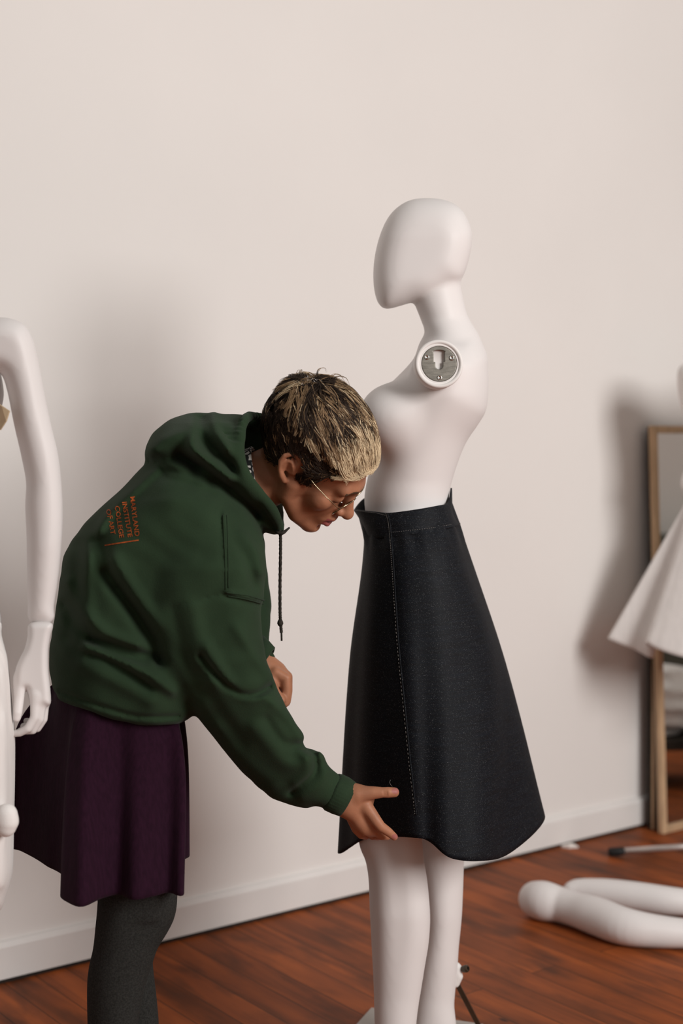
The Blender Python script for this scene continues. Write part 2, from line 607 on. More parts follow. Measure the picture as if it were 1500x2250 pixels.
# ------------------------------------------------------------------ the room
W0, W1 = Z(0, 2163), Z(1300, 1844)
WX = (W1 - W0).normalized()                       # along the wall, to the right
WN = Vector((WX.y, -WX.x, 0))                     # towards the room
UPV = Vector((0, 0, 1))
def wp(s, n, z):                                  # point by distance along the wall, off the wall, height
    return W0 + WX * s + WN * n + UPV * z
S_L, S_R = -3.0, 6.5
def wall_mesh(name, a, b, z0, z1, th, m):
    mb = MB()
    mid = (a + b) / 2; L = (b - a) / 2; nn = Vector((L.y, -L.x, 0)).normalized()
    mb.box(mid - nn * th / 2 + UPV * (z0 + z1) / 2, L, nn * th / 2, UPV * (z1 - z0) / 2)
    return struct(mb.build(name, m, smooth=False))
wall_mesh('wall_back', wp(S_L, -.016, 0), wp(S_R, -.016, 0), 0, 3.6, .1, M['wall'])

# baseboard: flat board, sloped top, dark strip coloured in as the shade of the floor gap
prof = [(-.016, .010), (0, .010), (0, .088), (-.006, .1), (-.0155, .104), (-.016, .104)]
vs, fs = [], []
for s in (S_L, S_R):
    vs += [wp(s, n, z) for n, z in prof]
k = len(prof)
fs = [[i, (i + 1) % k, k + (i + 1) % k, k + i] for i in range(k)] + [list(range(k))[::-1], [k + i for i in range(k)]]
struct(obj('baseboard_back', vs, fs, M['trim'], smooth=False))
mb = MB(); mb.box(wp((S_L + S_R) / 2, -.009, .005), WX * (S_R - S_L) / 2, WN * .006, UPV * .005)
struct(mb.build('trim_1', M['gap'], smooth=False))  # near-black fill standing in for shade under the board

# plank floor, boards square to the wall
def floor_material():
    m = bpy.data.materials.new('pine_planks'); m.use_nodes = True
    nt = m.node_tree; b = nt.nodes['Principled BSDF']
    L = nt.links.new
    tc = nt.nodes.new('ShaderNodeTexCoord')
    mp = nt.nodes.new('ShaderNodeMapping'); mp.inputs['Location'].default_value = (.37, .012, 0)
    L(tc.outputs['Object'], mp.inputs['Vector'])
    br = nt.nodes.new('ShaderNodeTexBrick')
    br.offset = .37; br.offset_frequency = 3
    br.inputs['Color1'].default_value = (0, 0, 0, 1); br.inputs['Color2'].default_value = (1, 1, 1, 1)
    br.inputs['Mortar'].default_value = (.5, .5, .5, 1)
    br.inputs['Scale'].default_value = 1; br.inputs['Mortar Size'].default_value = .0016
    br.inputs['Mortar Smooth'].default_value = .3
    br.inputs['Brick Width'].default_value = 2.1; br.inputs['Row Height'].default_value = .083
    L(mp.outputs['Vector'], br.inputs['Vector'])
    # grain stretched along each board
    mg = nt.nodes.new('ShaderNodeMapping'); mg.inputs['Scale'].default_value = (1.3, 11, 1)
    L(tc.outputs['Object'], mg.inputs['Vector'])
    add = nt.nodes.new('ShaderNodeVectorMath'); add.operation = 'ADD'
    sc = nt.nodes.new('ShaderNodeVectorMath'); sc.operation = 'SCALE'; sc.inputs['Scale'].default_value = 17
    L(br.outputs['Color'], sc.inputs[0]); L(mg.outputs['Vector'], add.inputs[0]); L(sc.outputs['Vector'], add.inputs[1])
    g = nt.nodes.new('ShaderNodeTexNoise'); g.inputs['Scale'].default_value = 1.6; g.inputs['Detail'].default_value = 7; g.inputs['Distortion'].default_value = .6
    L(add.outputs['Vector'], g.inputs['Vector'])
    r = nt.nodes.new('ShaderNodeValToRGB')
    r.color_ramp.elements[0].position = .30; r.color_ramp.elements[0].color = (.150, .042, .014, 1)
    r.color_ramp.elements[1].position = .68; r.color_ramp.elements[1].color = (.37, .092, .022, 1)
    e = r.color_ramp.elements.new(.48); e.color = (.245, .062, .018, 1)
    L(g.outputs['Fac'], r.inputs['Fac'])
    # board to board shade
    rb = nt.nodes.new('ShaderNodeMapRange'); rb.inputs['To Min'].default_value = .78; rb.inputs['To Max'].default_value = 1.15
    L(br.outputs['Color'], rb.inputs['Value'])
    mu = nt.nodes.new('ShaderNodeVectorMath'); mu.operation = 'SCALE'
    L(r.outputs['Color'], mu.inputs[0]); L(rb.outputs['Result'], mu.inputs['Scale'])
    # worn dark stains and small knots
    st = nt.nodes.new('ShaderNodeTexNoise'); st.inputs['Scale'].default_value = 5.5; st.inputs['Detail'].default_value = 6
    ms = nt.nodes.new('ShaderNodeMapping'); ms.inputs['Scale'].default_value = (.8, 2.2, 1)
    L(tc.outputs['Object'], ms.inputs['Vector']); L(ms.outputs['Vector'], st.inputs['Vector'])
    rs = nt.nodes.new('ShaderNodeValToRGB')
    rs.color_ramp.elements[0].position = .50; rs.color_ramp.elements[0].color = (0, 0, 0, 1)
    rs.color_ramp.elements[1].position = .74; rs.color_ramp.elements[1].color = (.75, .75, .75, 1)
    L(st.outputs['Fac'], rs.inputs['Fac'])
    m1 = nt.nodes.new('ShaderNodeMixRGB'); m1.inputs['Color2'].default_value = (.045, .020, .012, 1)
    L(rs.outputs['Color'], m1.inputs['Fac']); L(mu.outputs['Vector'], m1.inputs['Color1'])
    vo = nt.nodes.new('ShaderNodeTexVoronoi'); vo.inputs['Scale'].default_value = 7.5; vo.inputs['Randomness'].default_value = 1
    mv = nt.nodes.new('ShaderNodeMapping'); mv.inputs['Scale'].default_value = (.6, 1.3, 1)
    L(tc.outputs['Object'], mv.inputs['Vector']); L(mv.outputs['Vector'], vo.inputs['Vector'])
    rk = nt.nodes.new('ShaderNodeValToRGB')
    rk.color_ramp.elements[0].position = .04; rk.color_ramp.elements[0].color = (.85, .85, .85, 1)
    rk.color_ramp.elements[1].position = .09; rk.color_ramp.elements[1].color = (0, 0, 0, 1)
    L(vo.outputs['Distance'], rk.inputs['Fac'])
    m2 = nt.nodes.new('ShaderNodeMixRGB'); m2.inputs['Color2'].default_value = (.03, .014, .010, 1)
    L(rk.outputs['Color'], m2.inputs['Fac']); L(m1.outputs['Color'], m2.inputs['Color1'])
    m3 = nt.nodes.new('ShaderNodeMixRGB'); m3.inputs['Color2'].default_value = (.060, .022, .010, 1)
    L(br.outputs['Fac'], m3.inputs['Fac']); L(m2.outputs['Color'], m3.inputs['Color1'])
    L(m3.outputs['Color'], b.inputs['Base Color'])
    b.inputs['Roughness'].default_value = .5; b.inputs['Specular IOR Level'].default_value = .11
    bp = nt.nodes.new('ShaderNodeBump'); bp.inputs['Strength'].default_value = .35; bp.inputs['Distance'].default_value = .003
    inv = nt.nodes.new('ShaderNodeMath'); inv.operation = 'SUBTRACT'; inv.inputs[0].default_value = 1
    L(br.outputs['Fac'], inv.inputs[1]); L(inv.outputs['Value'], bp.inputs['Height']); L(bp.outputs['Normal'], b.inputs['Normal'])
    return m
M['floor'] = floor_material()
hx, hy, ht = 6.5, 4.0, .05
mb = MB(); mb.box((0, 0, -ht), (hy, 0, 0), (0, hx, 0), (0, 0, ht))
fl = struct(obj('floor', mb.v, mb.f, M['floor'], smooth=False, origin=(0, 0, 0)))
fl.location = wp(1.6, hy - .016, 0)
fl.rotation_euler = (0, 0, math.atan2(WN.y, WN.x))           # local x runs along the boards

# side wall beyond the right edge of the picture, seen in the leaning mirror
wall_mesh('wall_right', Vector((4.6, 0.6, 0)), Vector((4.6, 6.3, 0)), 0, 3.6, .1, M['wall'])

# ------------------------------------------------------------------ leaning mirror and the board behind it
def leaning(base_l, width, height, bottom_off, top_off):
    """corner on the floor, then axes of a panel that leans on the wall"""
    ex = WX
    lean = bottom_off - top_off
    ez = (UPV * math.sqrt(height ** 2 - lean ** 2) - WN * lean).normalized()
    en = ex.cross(ez)
    if en.dot(WN) < 0: en = -en
    return base_l, ex, ez, en
b0 = Z(1456, 1834)
off = (b0 - W0).dot(WN)
base, ex, ez, en = leaning(b0, .5, 1.385, off, .045)
t = thing('mirror', 'tall mirror in a pale wood frame leaning on the white wall behind the white dress', 'mirror', base)
Wm, Hm, fw, fd = .52, 1.385, .025, .022
mb = MB()
for (cx, cz, hx_, hz) in ((fw / 2, Hm / 2, fw / 2, Hm / 2), (Wm - fw / 2, Hm / 2, fw / 2, Hm / 2), (Wm / 2, fw / 2, Wm / 2 - fw, fw / 2), (Wm / 2, Hm - fw / 2, Wm / 2 - fw, fw / 2)):
    mb.box(base + ex * cx + ez * cz - en * fd / 2, ex * hx_, en * fd / 2, ez * hz)
mb.build('frame', M['wood'], t, smooth=False, bevel=.003)
mb = MB(); mb.box(base + ex * Wm / 2 + ez * Hm / 2 - en * (fd * .62), ex * (Wm / 2 - fw + .002), en * .002, ez * (Hm / 2 - fw + .002))
mb.build('glass', M['mirror'], t, smooth=False)
mb = MB(); mb.box(base + ex * Wm / 2 + ez * Hm / 2 - en * (fd + .004), ex * (Wm / 2 - .004), en * .004, ez * (Hm / 2 - .004))
mb.build('backing', M['dark_edge'], t, smooth=False)

b1 = Z(1428, 1822)
off1 = (b1 - W0).dot(WN)
base1, ex1, ez1, en1 = leaning(b1, .5, 1.15, off1, .028)
t = thing('picture_board', 'dark board with a pale edge strip leaning between the mirror and the wall', 'board', base1)
mb = MB(); mb.box(base1 + ex1 * .26 + ez1 * .56 - en1 * .006, ex1 * .26, en1 * .006, ez1 * .56)
mb.build('panel', M['dark_edge'], t, smooth=False, bevel=.002)
mb = MB(); mb.box(base1 + ex1 * .012 + ez1 * .40 + en1 * .006, ex1 * .009, en1 * .006, ez1 * .40)
mb.build('edge_strip', M['wood'], t, smooth=False, bevel=.002)

p = Z(1254, 1862)
mb = MB()
random.seed(4)
ring = [p + Vector((math.cos(a) * .028 * random.uniform(.6, 1.2), math.sin(a) * .016 * random.uniform(.6, 1.2), .004 + .006 * random.random())) for a in [k * math.pi / 5 for k in range(10)]]
mb.add(ring + [p + UPV * .016] + [q - UPV * (q.z - .0005) for q in ring], [[i, (i + 1) % 10, 10] for i in range(10)] + [[i, 11 + i, 11 + (i + 1) % 10, (i + 1) % 10] for i in range(10)])
tag(mb.build('paper_scrap', M['paper'], smooth=False), 'small crumpled white scrap on the floor by the baseboard', 'scrap')
# ------------------------------------------------------------------ the standing mannequin
def interp_v(vs, ts):
    return lambda u, v: np.interp(v, vs, ts)
ml = thing('mannequin', 'white full-size armless mannequin with a featureless head standing in the dark denim skirt', 'mannequin', Z(900, 2385))
HEAD = [(940,435),(895,442),(858,470),(835,515),(822,570),(820,620),(826,655),(836,673),(851,679),(880,672),(906,664),(945,655),(985,630),(1015,610),(1030,570),(1037,530),(1034,500),(1015,462),(985,442)]
NECK = [(908,650),(925,705),(935,735),(928,770),(945,815),(1060,800),(1048,735),(1026,690),(1014,640),(1000,590),(930,600)]
TORSO = [(935,742),(907,790),(868,832),(828,868),(805,897),(800,925),(808,955),(815,985),(815,1020),(805,1060),(800,1100),(806,1150),(816,1200),(825,1320),(900,1420),(1005,1330),(1012,1240),(998,1165),(986,1110),(992,1060),(1020,980),(1052,930),(1068,900),(1073,850),(1070,800),(1055,765),(1040,738),(1000,735)]
prims = [
    (Inflate(HEAD, 2.95, interp_v([430, 520, 620, 680], [.070, .080, .078, .070]), 70, pw=2.5), 0),
    (Inflate(NECK, 2.95, interp_v([600, 700, 740, 800], [.056, .056, .075, .11]), 55), .009),
    (Inflate(TORSO, 2.95, interp_v([735, 760, 800, 870, 960, 1060, 1120, 1200, 1320], [.075, .12, .155, .150, .128, .104, .098, .118, .125]), 95), .02),
]
for D in (2.865, 3.035):
    prims.append((Ell(P(850, 916, D), (.052, .058, .058)), .05))
near = P(962, 800, 2.80)
prims.append((Ball([(near.x, near.y + .05, near.z, .046), (near.x, near.y + .022, near.z, .034)]), .025))
F_ = field_for([q for q, _ in prims], .005)
for q, k in prims: F_.add(q, k)
v, f = F_.mesh(); v = relax(v, f, 3)
obj('torso', v, f, M['mannequin'], ml)

LEGN = [(800,1560),(780,1700),(782,1800),(790,1860),(802,1890),(809,1930),(812,2000),(816,2080),(820,2160),(822,2230),(823,2300),(815,2340),(790,2375),(748,2418),(760,2438),(800,2430),(850,2400),(890,2375),(915,2350),(910,2300),(913,2270),(918,2220),(926,2170),(934,2120),(942,2070),(945,2020),(943,1980),(938,1930),(930,1880),(926,1800),(930,1700),(940,1560)]
LEGF = [(900,1560),(905,1700),(908,1800),(915,1880),(925,1960),(930,2050),(920,2130),(912,2200),(905,2260),(895,2290),(860,2340),(868,2356),(905,2348),(950,2330),(985,2318),(1004,2295),(1003,2255),(998,2210),(1001,2170),(1005,2130),(1008,2080),(1014,2020),(1017,1960),(1019,1900),(1022,1820),(1028,1700),(1035,1560)]
for poly, D in ((LEGN, 2.885), (LEGF, 3.03)):
    q = Inflate(poly, D, interp_v([1560, 1850, 2020, 2200, 2330, 2420], [.085, .062, .060, .041, .038, .036]), 52)
    F_ = field_for([q], .005); F_.add(q, 0)
    v, f = F_.mesh(); v = relax(v, f, 4)
    v[:, 2] = np.maximum(v[:, 2], .007)
    obj('leg', v, f, M['mannequin'], ml)

# shoulder socket facing the room: white rim, steel plate with a keyhole, three screws
c = P(965, 799, 2.762)
ax = Vector((.10, -.985, .10)).normalized()
mb = MB()
mb.lathe(c, ax, [(.040, -.040), (.0465, -.032), (.0475, -.006), (.0465, -.001), (.044, 0), (.0405, 0), (.0400, -.0025), (.0385, -.0028), (.036, -.0015), (.0352, -.002), (.0345, -.0095), (0.0001, -.0095)], 64)
sock = mb.build('shoulder_socket', M['mannequin_blank'], ml)
e2 = (UPV - ax * ax.dot(UPV)).normalized(); e1 = e2.cross(ax); e1 = -e1 if e1.x < 0 else e1
F_ = Field((-.04, -.04, -.003), (.04, .04, .003), .0007)
def plate(x, y, z):
    r = np.sqrt(x * x + y * y) - .0346
    hole = np.minimum.reduce([
        np.maximum(np.abs(x) - (.0105 + .004 * np.clip((y - .022) / .007, 0, 1)), np.maximum(y - .0272 + 2.0 * x * x * 10, .004 - y)),
        np.maximum(np.abs(x) - .0072, np.maximum(y - .012, -.0035 - y)),
        np.sqrt(x * x + (y + .0035) ** 2) - .0072])
    return np.maximum(np.maximum(r, -hole), np.abs(z) - .0014)
F_.F = plate(*np.broadcast_arrays(F_.ax[0][:, None, None], F_.ax[1][None, :, None], F_.ax[2][None, None, :]))
v, f = F_.mesh(); v = relax(v, f, 2)
pc = c - ax * .0035
vw = np.array(pc) + v[:, :1] * np.array(e1) + v[:, 1:2] * np.array(e2) + v[:, 2:] * np.array(ax)
pl = obj('socket_plate', vw, f, M['plate'], ml); pl['label'] = 'brushed steel plate with keyhole'
for an in (152, 25, 271):
    a = math.radians(an)
    sc_ = pc + e1 * (.0272 * math.cos(a)) + e2 * (.0272 * math.sin(a)) + ax * .0012
    mb = MB(); mb.lathe(sc_, ax, [(.0052, 0), (.0052, .0010), (.0040, .0019), (.0028, .0019), (.0024, .0004), (.0001, .0004)], 20)
    mb.build('screw', M['chrome'], pl)

# calf fitting, knob, rod and base plate
q = P(1006, 2150, 3.035)
F_ = Field(q - Vector((.05, .05, .06)), q + Vector((.05, .05, .06)), .0025)
F_.add(Ball([px(1000, 2125, 3.035, 10), px(1006, 2145, 3.035, 11), px(1000, 2160, 3.035, 10)]), 0).add(Ball([px(1003, 2122, 3.035, 7), px(1012, 2129, 3.035, 6)]), .006)
v, f = F_.mesh(); fit_ = obj('calf_fitting', v, f, M['mannequin_blank'], ml)
k0, k1 = P(1010, 2131, 3.035), P(1031, 2127, 3.02)
mb = MB(); d = (k1 - k0)
mb.lathe(k0, d, [(.0001, 0), (.0042, 0), (.0042, .006), (.0048, .006), (.0075, .010), (.0082, .018), (.0065, .022), (.0035, .0225), (.003, .017), (.0001, .017)], 12)
mb.build('knob', M['dark_metal'], fit_, smooth=False)
A, B = Z(816, 2214, .008), Z(1045, 2248, .008)
s_ = (B - A); Lp = s_.length; sx = s_.normalized(); sy = Vector((sx.y, -sx.x, 0))
r0, r1 = P(1003, 2160, 3.035), Z(1052, 2254, .008) - sx * .0 
rb = A + sx * (Lp * .93) + sy * (Lp * .12)
rb = Z(1056, 2262, .006)
mb = MB(); dr = (rb - r0).normalized(); w1 = dr.cross(Vector((0, 1, 0))).normalized(); w2 = dr.cross(w1)
mb.box((r0 + rb) / 2, w1 * .0052, w2 * .0052, dr * ((rb - r0).length / 2))
mb.build('support_rod', M['dark_metal'], ml, smooth=False, bevel=.0012)
mb = MB(); mb.box(A + sx * Lp * .53 + sy * Lp * .5 - UPV * .0045, sx * Lp * .54, sy * Lp * .52, UPV * .0035)
mb.build('base_plate', M['base_plate'], ml, smooth=False, bevel=.002)['label'] = 'grey square base plate'

# ------------------------------------------------------------------ the denim skirt being pinned on it
WAIST = [(787,1128,2.955),(800,1133,2.905),(826,1132,2.865),(852,1134,2.845),(885,1128,2.835),(925,1122,2.838),(962,1115,2.858),(985,1110,2.905),(992,1104,2.96),(985,1108,3.015),(950,1108,3.055),(900,1110,3.07),(850,1112,3.06),(810,1116,3.02)]
MIDR  = [(772,1452,2.955),(785,1465,2.870),(820,1475,2.800),(886,1480,2.752),(930,1480,2.742),(985,1478,2.752),(1050,1474,2.795),(1095,1464,2.865),(1107,1455,2.95),(1095,1440,3.06),(1040,1430,3.13),(940,1428,3.15),(850,1430,3.12),(795,1440,3.04)]
HEM   = [(749,1873,2.965),(768,1862,2.885),(810,1842,2.805),(905,1838,2.735),(945,1852,2.715),(990,1886,2.700),(1050,1890,2.725),(1125,1876,2.82),(1194,1800,2.97),(1165,1775,3.12),(1070,1765,3.20),(950,1765,3.22),(840,1780,3.18),(775,1810,3.08)]
HIP   = [(801,1200,2.955),(806,1215,2.885),(828,1222,2.835),(866,1226,2.800),(905,1226,2.785),(950,1224,2.790),(990,1220,2.815),(1015,1213,2.87),(1026,1206,2.95),(1015,1204,3.03),(970,1200,3.085),(900,1200,3.10),(850,1200,3.085),(815,1200,3.03)]
def ring(cps, sub=8):
    return catmull([tuple(P(*c_)) for c_ in cps], sub)
keys = [ring(WAIST), ring(HIP), ring(MIDR), ring(HEM)]
def stack(keys, ts, n, open_curve=True):
    K = np.array(keys)
    out = []
    for i in range(n + 1):
        t = ts[0] + (ts[-1] - ts[0]) * i / n
        j = min(max(np.searchsorted(ts, t, side='right') - 1, 0), len(ts) - 2)
        s = (t - ts[j]) / (ts[j + 1] - ts[j])
        a = K[max(j - 1, 0)]; b = K[j]; c_ = K[j + 1]; d_ = K[min(j + 2, len(ts) - 1)]
        h0 = ts[j + 1] - ts[j]
        m0 = (c_ - a) / (ts[j + 1] - ts[max(j - 1, 0)]) * h0 if j > 0 else (c_ - b)
        m1 = (d_ - b) / (ts[min(j + 2, len(ts) - 1)] - ts[j]) * h0 if j + 2 < len(ts) else (c_ - b)
        out.append((2*s**3-3*s**2+1)*b + (s**3-2*s**2+s)*m0 + (-2*s**3+3*s**2)*c_ + (s**3-s**2)*m1)
    return out
rows = stack(keys, [0, .12, .46, 1.0], 70)
rng = np.random.default_rng(3)
rows = np.array(rows)
cen = rows.mean(1, keepdims=True)
nr = rows.shape[1]
ph = np.arange(nr) / nr * 2 * np.pi
for i in range(len(rows)):                                     # slight drape waves and small creases below the waistband
    s = i / (len(rows) - 1)
    w = .004 * s * np.sin(5 * ph + 1.1) + .003 * s * np.sin(9 * ph + 2 * s) + .0022 * math.exp(-((s - .06) / .04) ** 2) * np.sin(14 * ph + 3)
    dv = rows[i] - cen[i]; dv[:, 2] = 0
    dv /= np.linalg.norm(dv, axis=1, keepdims=True)
    rows[i] += dv * w[:, None]
dsk = thing('skirt', 'dark blue denim wrap skirt with pale stitching worn by the standing mannequin', 'skirt', P(900, 1130, 2.95))
vs, fs = ring_loft([list(map(tuple, r)) for r in rows])
sk = obj('skirt_panel', vs, fs, M['denim'], dsk); solidify(sk, .0022, 0)
# waistband with a raised back peak and the loose front flap
W2 = [(779,1119,2.955),(790,1121,2.895),(822,1124,2.856),(852,1127,2.836),(885,1124,2.828),(925,1118,2.831),(962,1111,2.851),(984,1104,2.898),(991,1072,2.958),(986,1098,3.02),(950,1098,3.062),(900,1094,3.078),(850,1092,3.068),(806,1092,3.03)]
W3 = [(803,1172,2.955),(808,1178,2.893),(828,1182,2.845),(858,1183,2.822),(890,1178,2.810),(930,1172,2.812),(975,1164,2.838),(998,1158,2.88),(1010,1152,2.958),(1000,1150,3.03),(955,1150,3.08),(900,1152,3.09),(850,1152,3.08),(812,1158,3.03)]
Wm_ = [(792,1140,2.955),(800,1148,2.892),(823,1152,2.850),(854,1153,2.829),(887,1150,2.818),(927,1144,2.821),(968,1137,2.844),(990,1130,2.888),(993,1122,2.958),(990,1124,3.025),(952,1124,3.072),(900,1124,3.085),(850,1124,3.075),(808,1126,3.03)]
rows2 = stack([ring(W2), ring(Wm_), ring(W3)], [0, .5, 1], 14)
cen2 = np.mean(rows2[0], 0)
vs, fs = ring_loft([list(map(tuple, r)) for r in rows2])
wb = obj('waistband', vs, fs, M['denim'], dsk); solidify(wb, .003, 0)
bvs = bvh_of(sk); bvw = bvh_of(wb)
def surf_line(bv, pts, sub=10, lift=.0012, bv2=None):
    out = []
    for (u, v) in catmull(pts, sub, False):
        a = on_surface(bv, u, v, lift); b_ = on_surface(bv2, u, v, lift) if bv2 else None
        c_ = [q for q in (a, b_) if q is not None]
        if c_: out.append(min(c_, key=lambda q: q.y))
    return out
# overlapping front edge: a folded strip running down the wrap opening, then dashes of pale thread beside it
PLK = [(851,1128),(857,1150),(860,1185),(865,1240),(870,1320),(878,1430),(890,1550),(903,1680),(915,1790)]
ln = surf_line(bvs, PLK, 12, .0015, bvw)
mb = MB(); mb.tube(ln, .0016, 6)
mb.build('wrap_edge', M['denim'], dsk)
mb = MB()
def dashes(pts, step=.0046, on=.5, r=.00034):
    pts = [Vector(p) for p in pts]; acc = 0
    for a, b_ in zip(pts[:-1], pts[1:]):
        L = (b_ - a).length
        n = max(1, int(L / step))
        for k in range(n):
            p0 = a.lerp(b_, k / n); p1 = a.lerp(b_, (k + on) / n)
            mb.tube([p0, p1], r, 4)
dashes(surf_line(bvs, [(u - 2.5, v) for u, v in PLK], 14, .0034, bvw))
dashes(surf_line(bvw, [(782,1121),(800,1124),(825,1127),(848,1133)], 10, .002))
dashes(surf_line(bvw, [(858,1170),(900,1166),(950,1160),(990,1153)], 10, .0022), step=.006, r=.0003)
mb.build('stitching', M['thread'], dsk)
mb = MB(); a_ = on_surface(bvs, 860, 1713, .003)
mb.tube([a_, a_ + Vector((-.002, -.003, -.004)), a_ + Vector((.0, -.002, -.009)), a_ + Vector((.004, 0, -.014))], .0004, 5)
mb.build('loose_thread', M['thread'], dsk)

# ------------------------------------------------------------------ the mannequin cut by the left edge
lm = thing('mannequin', 'white mannequin at the left edge with one arm hanging beside the plum skirt', 'mannequin', Z(-190, 2480))
BD = 2.55
LT = [(-190,640),(-120,690),(-60,705),(-10,760),(2,820),(8,850),(8,880),(-8,930),(-35,1010),(-48,1090),(-32,1180),(-16,1280),(-6,1400),(-190,1450),(-390,1400),(-380,1280),(-355,1180),(-332,1090),(-345,1010),(-372,930),(-390,850),(-370,760),(-320,705),(-260,690)]
LH = [(-190,340),(-235,350),(-270,395),(-280,460),(-265,540),(-235,600),(-190,625),(-145,600),(-115,540),(-100,460),(-110,395),(-145,350)]
prims = [(Inflate(LT, BD, interp_v([640, 760, 880, 1090, 1300], [.05, .09, .115, .085, .12]), 110), 0),
         (Inflate(LH, BD - .02, .10, 90), 0),
         (Ball([px(-190, 590, BD, 60), px(-190, 720, BD, 62)]), .03)]
F_ = field_for([q for q, _ in prims], .008)
for q, k in prims: F_.add(q, k)
v, f = F_.mesh(); v = relax(v, f, 3)
obj('torso', v, f, M['mannequin'], lm)
for s_, D_ in ((-250, 2.50), (-130, 2.56)):
    q = Ball([px(s_, 1880, D_, 78), px(s_, 2090, D_, 58), px(s_ + 4, 2200, D_ + .02, 60), px(s_, 2420, D_ + .03, 36), px(s_, 2500, D_ - .02, 34), px(s_, 2560, D_ - .12, 30)])
    F_ = field_for([q], .007); F_.add(q, 0); v, f = F_.mesh(); v = relax(v, f, 3); v[:, 2] = np.maximum(v[:, 2], .0)
    obj('leg', v, f, M['mannequin'], lm)
q = Ball([px(-372, 745, 2.51, 52), px(-420, 850, 2.50, 52), px(-470, 1080, 2.49, 46), px(-465, 1367, 2.47, 30), px(-462, 1480, 2.46, 34), px(-455, 1580, 2.45, 18)])
F_ = field_for([q], .006); F_.add(q, 0); v, f = F_.mesh(); v = relax(v, f, 3)
obj('arm', v, f, M['mannequin'], lm)
AR = [(-50,712),(-10,698),(25,700),(55,715),(74,750),(88,810),(101,880),(114,940),(128,1000),(135,1060),(138,1130),(135,1200),(128,1270),(119,1330),(115,1367),(65,1367),(61,1320),(59,1250),(58,1180),(55,1110),(57,1060),(46,1000),(30,930),(16,860),(2,822),(-25,812),(-55,810)]
q = Inflate(AR, 2.50, interp_v([700, 800, 1050, 1200, 1367], [.055, .050, .042, .040, .026]), 42)
F_ = field_for([q], .004); F_.add(q, 0)
v, f = F_.mesh(); v = relax(v, f, 4)
arm_l = obj('arm', v, f, M['mannequin'], lm)
HD = 2.49
PALM = [(66,1369),(114,1369),(110,1400),(106,1430),(106,1470),(109,1500),(111,1525),(108,1550),(70,1550),(62,1528),(56,1514),(48,1535),(34,1530),(31,1500),(34,1470),(44,1445),(54,1425),(60,1400)]
prims = [(Inflate(PALM, HD, .020, 16), 0),
    (Ball([px(43, 1490, HD, 13), px(42, 1535, HD - .012, 11), px(39, 1565, HD - .02, 10), px(37, 1578, HD - .02, 8.5)]), .006),
    (Ball([px(79, 1528, HD - .012, 12.5), px(76, 1576, HD - .016, 9.5), px(62, 1600, HD - .016, 9.5), px(44, 1610, HD - .01, 8.5), px(32, 1612, HD - .005, 7.5)]), .006),
    (Ball([px(90, 1528, HD - .005, 12.5), px(87, 1580, HD - .006, 10), px(72, 1604, HD - .004, 9.5), px(46, 1606, HD + .002, 8)]), .006),
    (Ball([px(98, 1528, HD + .008, 12), px(95, 1580, HD + .010, 9.5), px(82, 1600, HD + .012, 9), px(52, 1596, HD + .014, 8)]), .006),
    (Ball([px(100, 1525, HD + .020, 11), px(93, 1572, HD + .024, 8.5), px(84, 1588, HD + .026, 8), px(58, 1584, HD + .03, 7)]), .006)]
F_ = field_for([q for q, _ in prims], .0018)
for q, k in prims: F_.add(q, k)
v, f = F_.mesh(); v = relax(v, f, 2)
obj('hand', v, f, M['mannequin'], arm_l)

# its white garment and a tan ribbon end
GA = [(-10,1360),(2,1392),(13,1432),(22,1495),(28,1560),(33,1610),(33,1700),(31,1800),(29,1900),(25,1930),(14,1966),(-2,2005),(-60,2040),(-190,2060),(-330,2040),(-400,1990),(-415,1800),(-415,1600),(-390,1392),(-370,1360),(-190,1340)]
fold = relief([([(8,1440),(10,1700),(6,1950)], 7, .006), ([(-12,1440),(-10,1700),(-18,1950)], 8, .007), ([(-70,1440),(-80,1700),(-90,1980)], 22, .007), ([(-160,1500),(-180,1980)], 24, .008), ([(-270,1440),(-290,1980)], 24, .007)], (-450, 1300, 80, 2080))
q = Inflate(GA, 2.53, interp_v([1340, 1500, 2050], [.10, .16, .19]), 110, fold=fold, pw=2.4)
F_ = field_for([q], .007); F_.add(q, 0)
v, f = F_.mesh(); v = relax(v, f, 3)
gm = thing('garment', 'long white cotton garment on the mannequin cut off by the left edge', 'garment', P(-190, 1700, 2.53))
obj('skirt_panel', v, f, M['white_cloth'], gm)
F_ = Field(P(20, 1800, 2.37) - Vector((.06, .05, .07)), P(20, 1800, 2.37) + Vector((.06, .05, .07)), .0025)
F_.add(Ball([px(15, 1788, 2.37, 22), px(17, 1806, 2.37, 23), px(14, 1818, 2.37, 21)]), .0).add(Ball([px(-10, 1800, 2.39, 20), px(12, 1800, 2.37, 14)]), .02)
v, f = F_.mesh()
obj('bow', v, f, M['white_cloth'], gm)
mb = MB()
pa = [P(-14, 880, 2.46), P(4, 893, 2.452), P(20, 903, 2.45), P(13, 925, 2.452), P(0, 945, 2.458), P(-18, 940, 2.47)]
mb.add(pa + [q + Vector((.001, .004, 0)) for q in pa], [[0, 1, 2, 3, 4, 5], [11, 10, 9, 8, 7, 6]] + [[i, 6 + i, 6 + (i + 1) % 6, (i + 1) % 6] for i in range(6)])
tag(mb.build('ribbon', M['tan'], smooth=False), 'tan ribbon end sticking out under the arm of the left mannequin', 'ribbon')

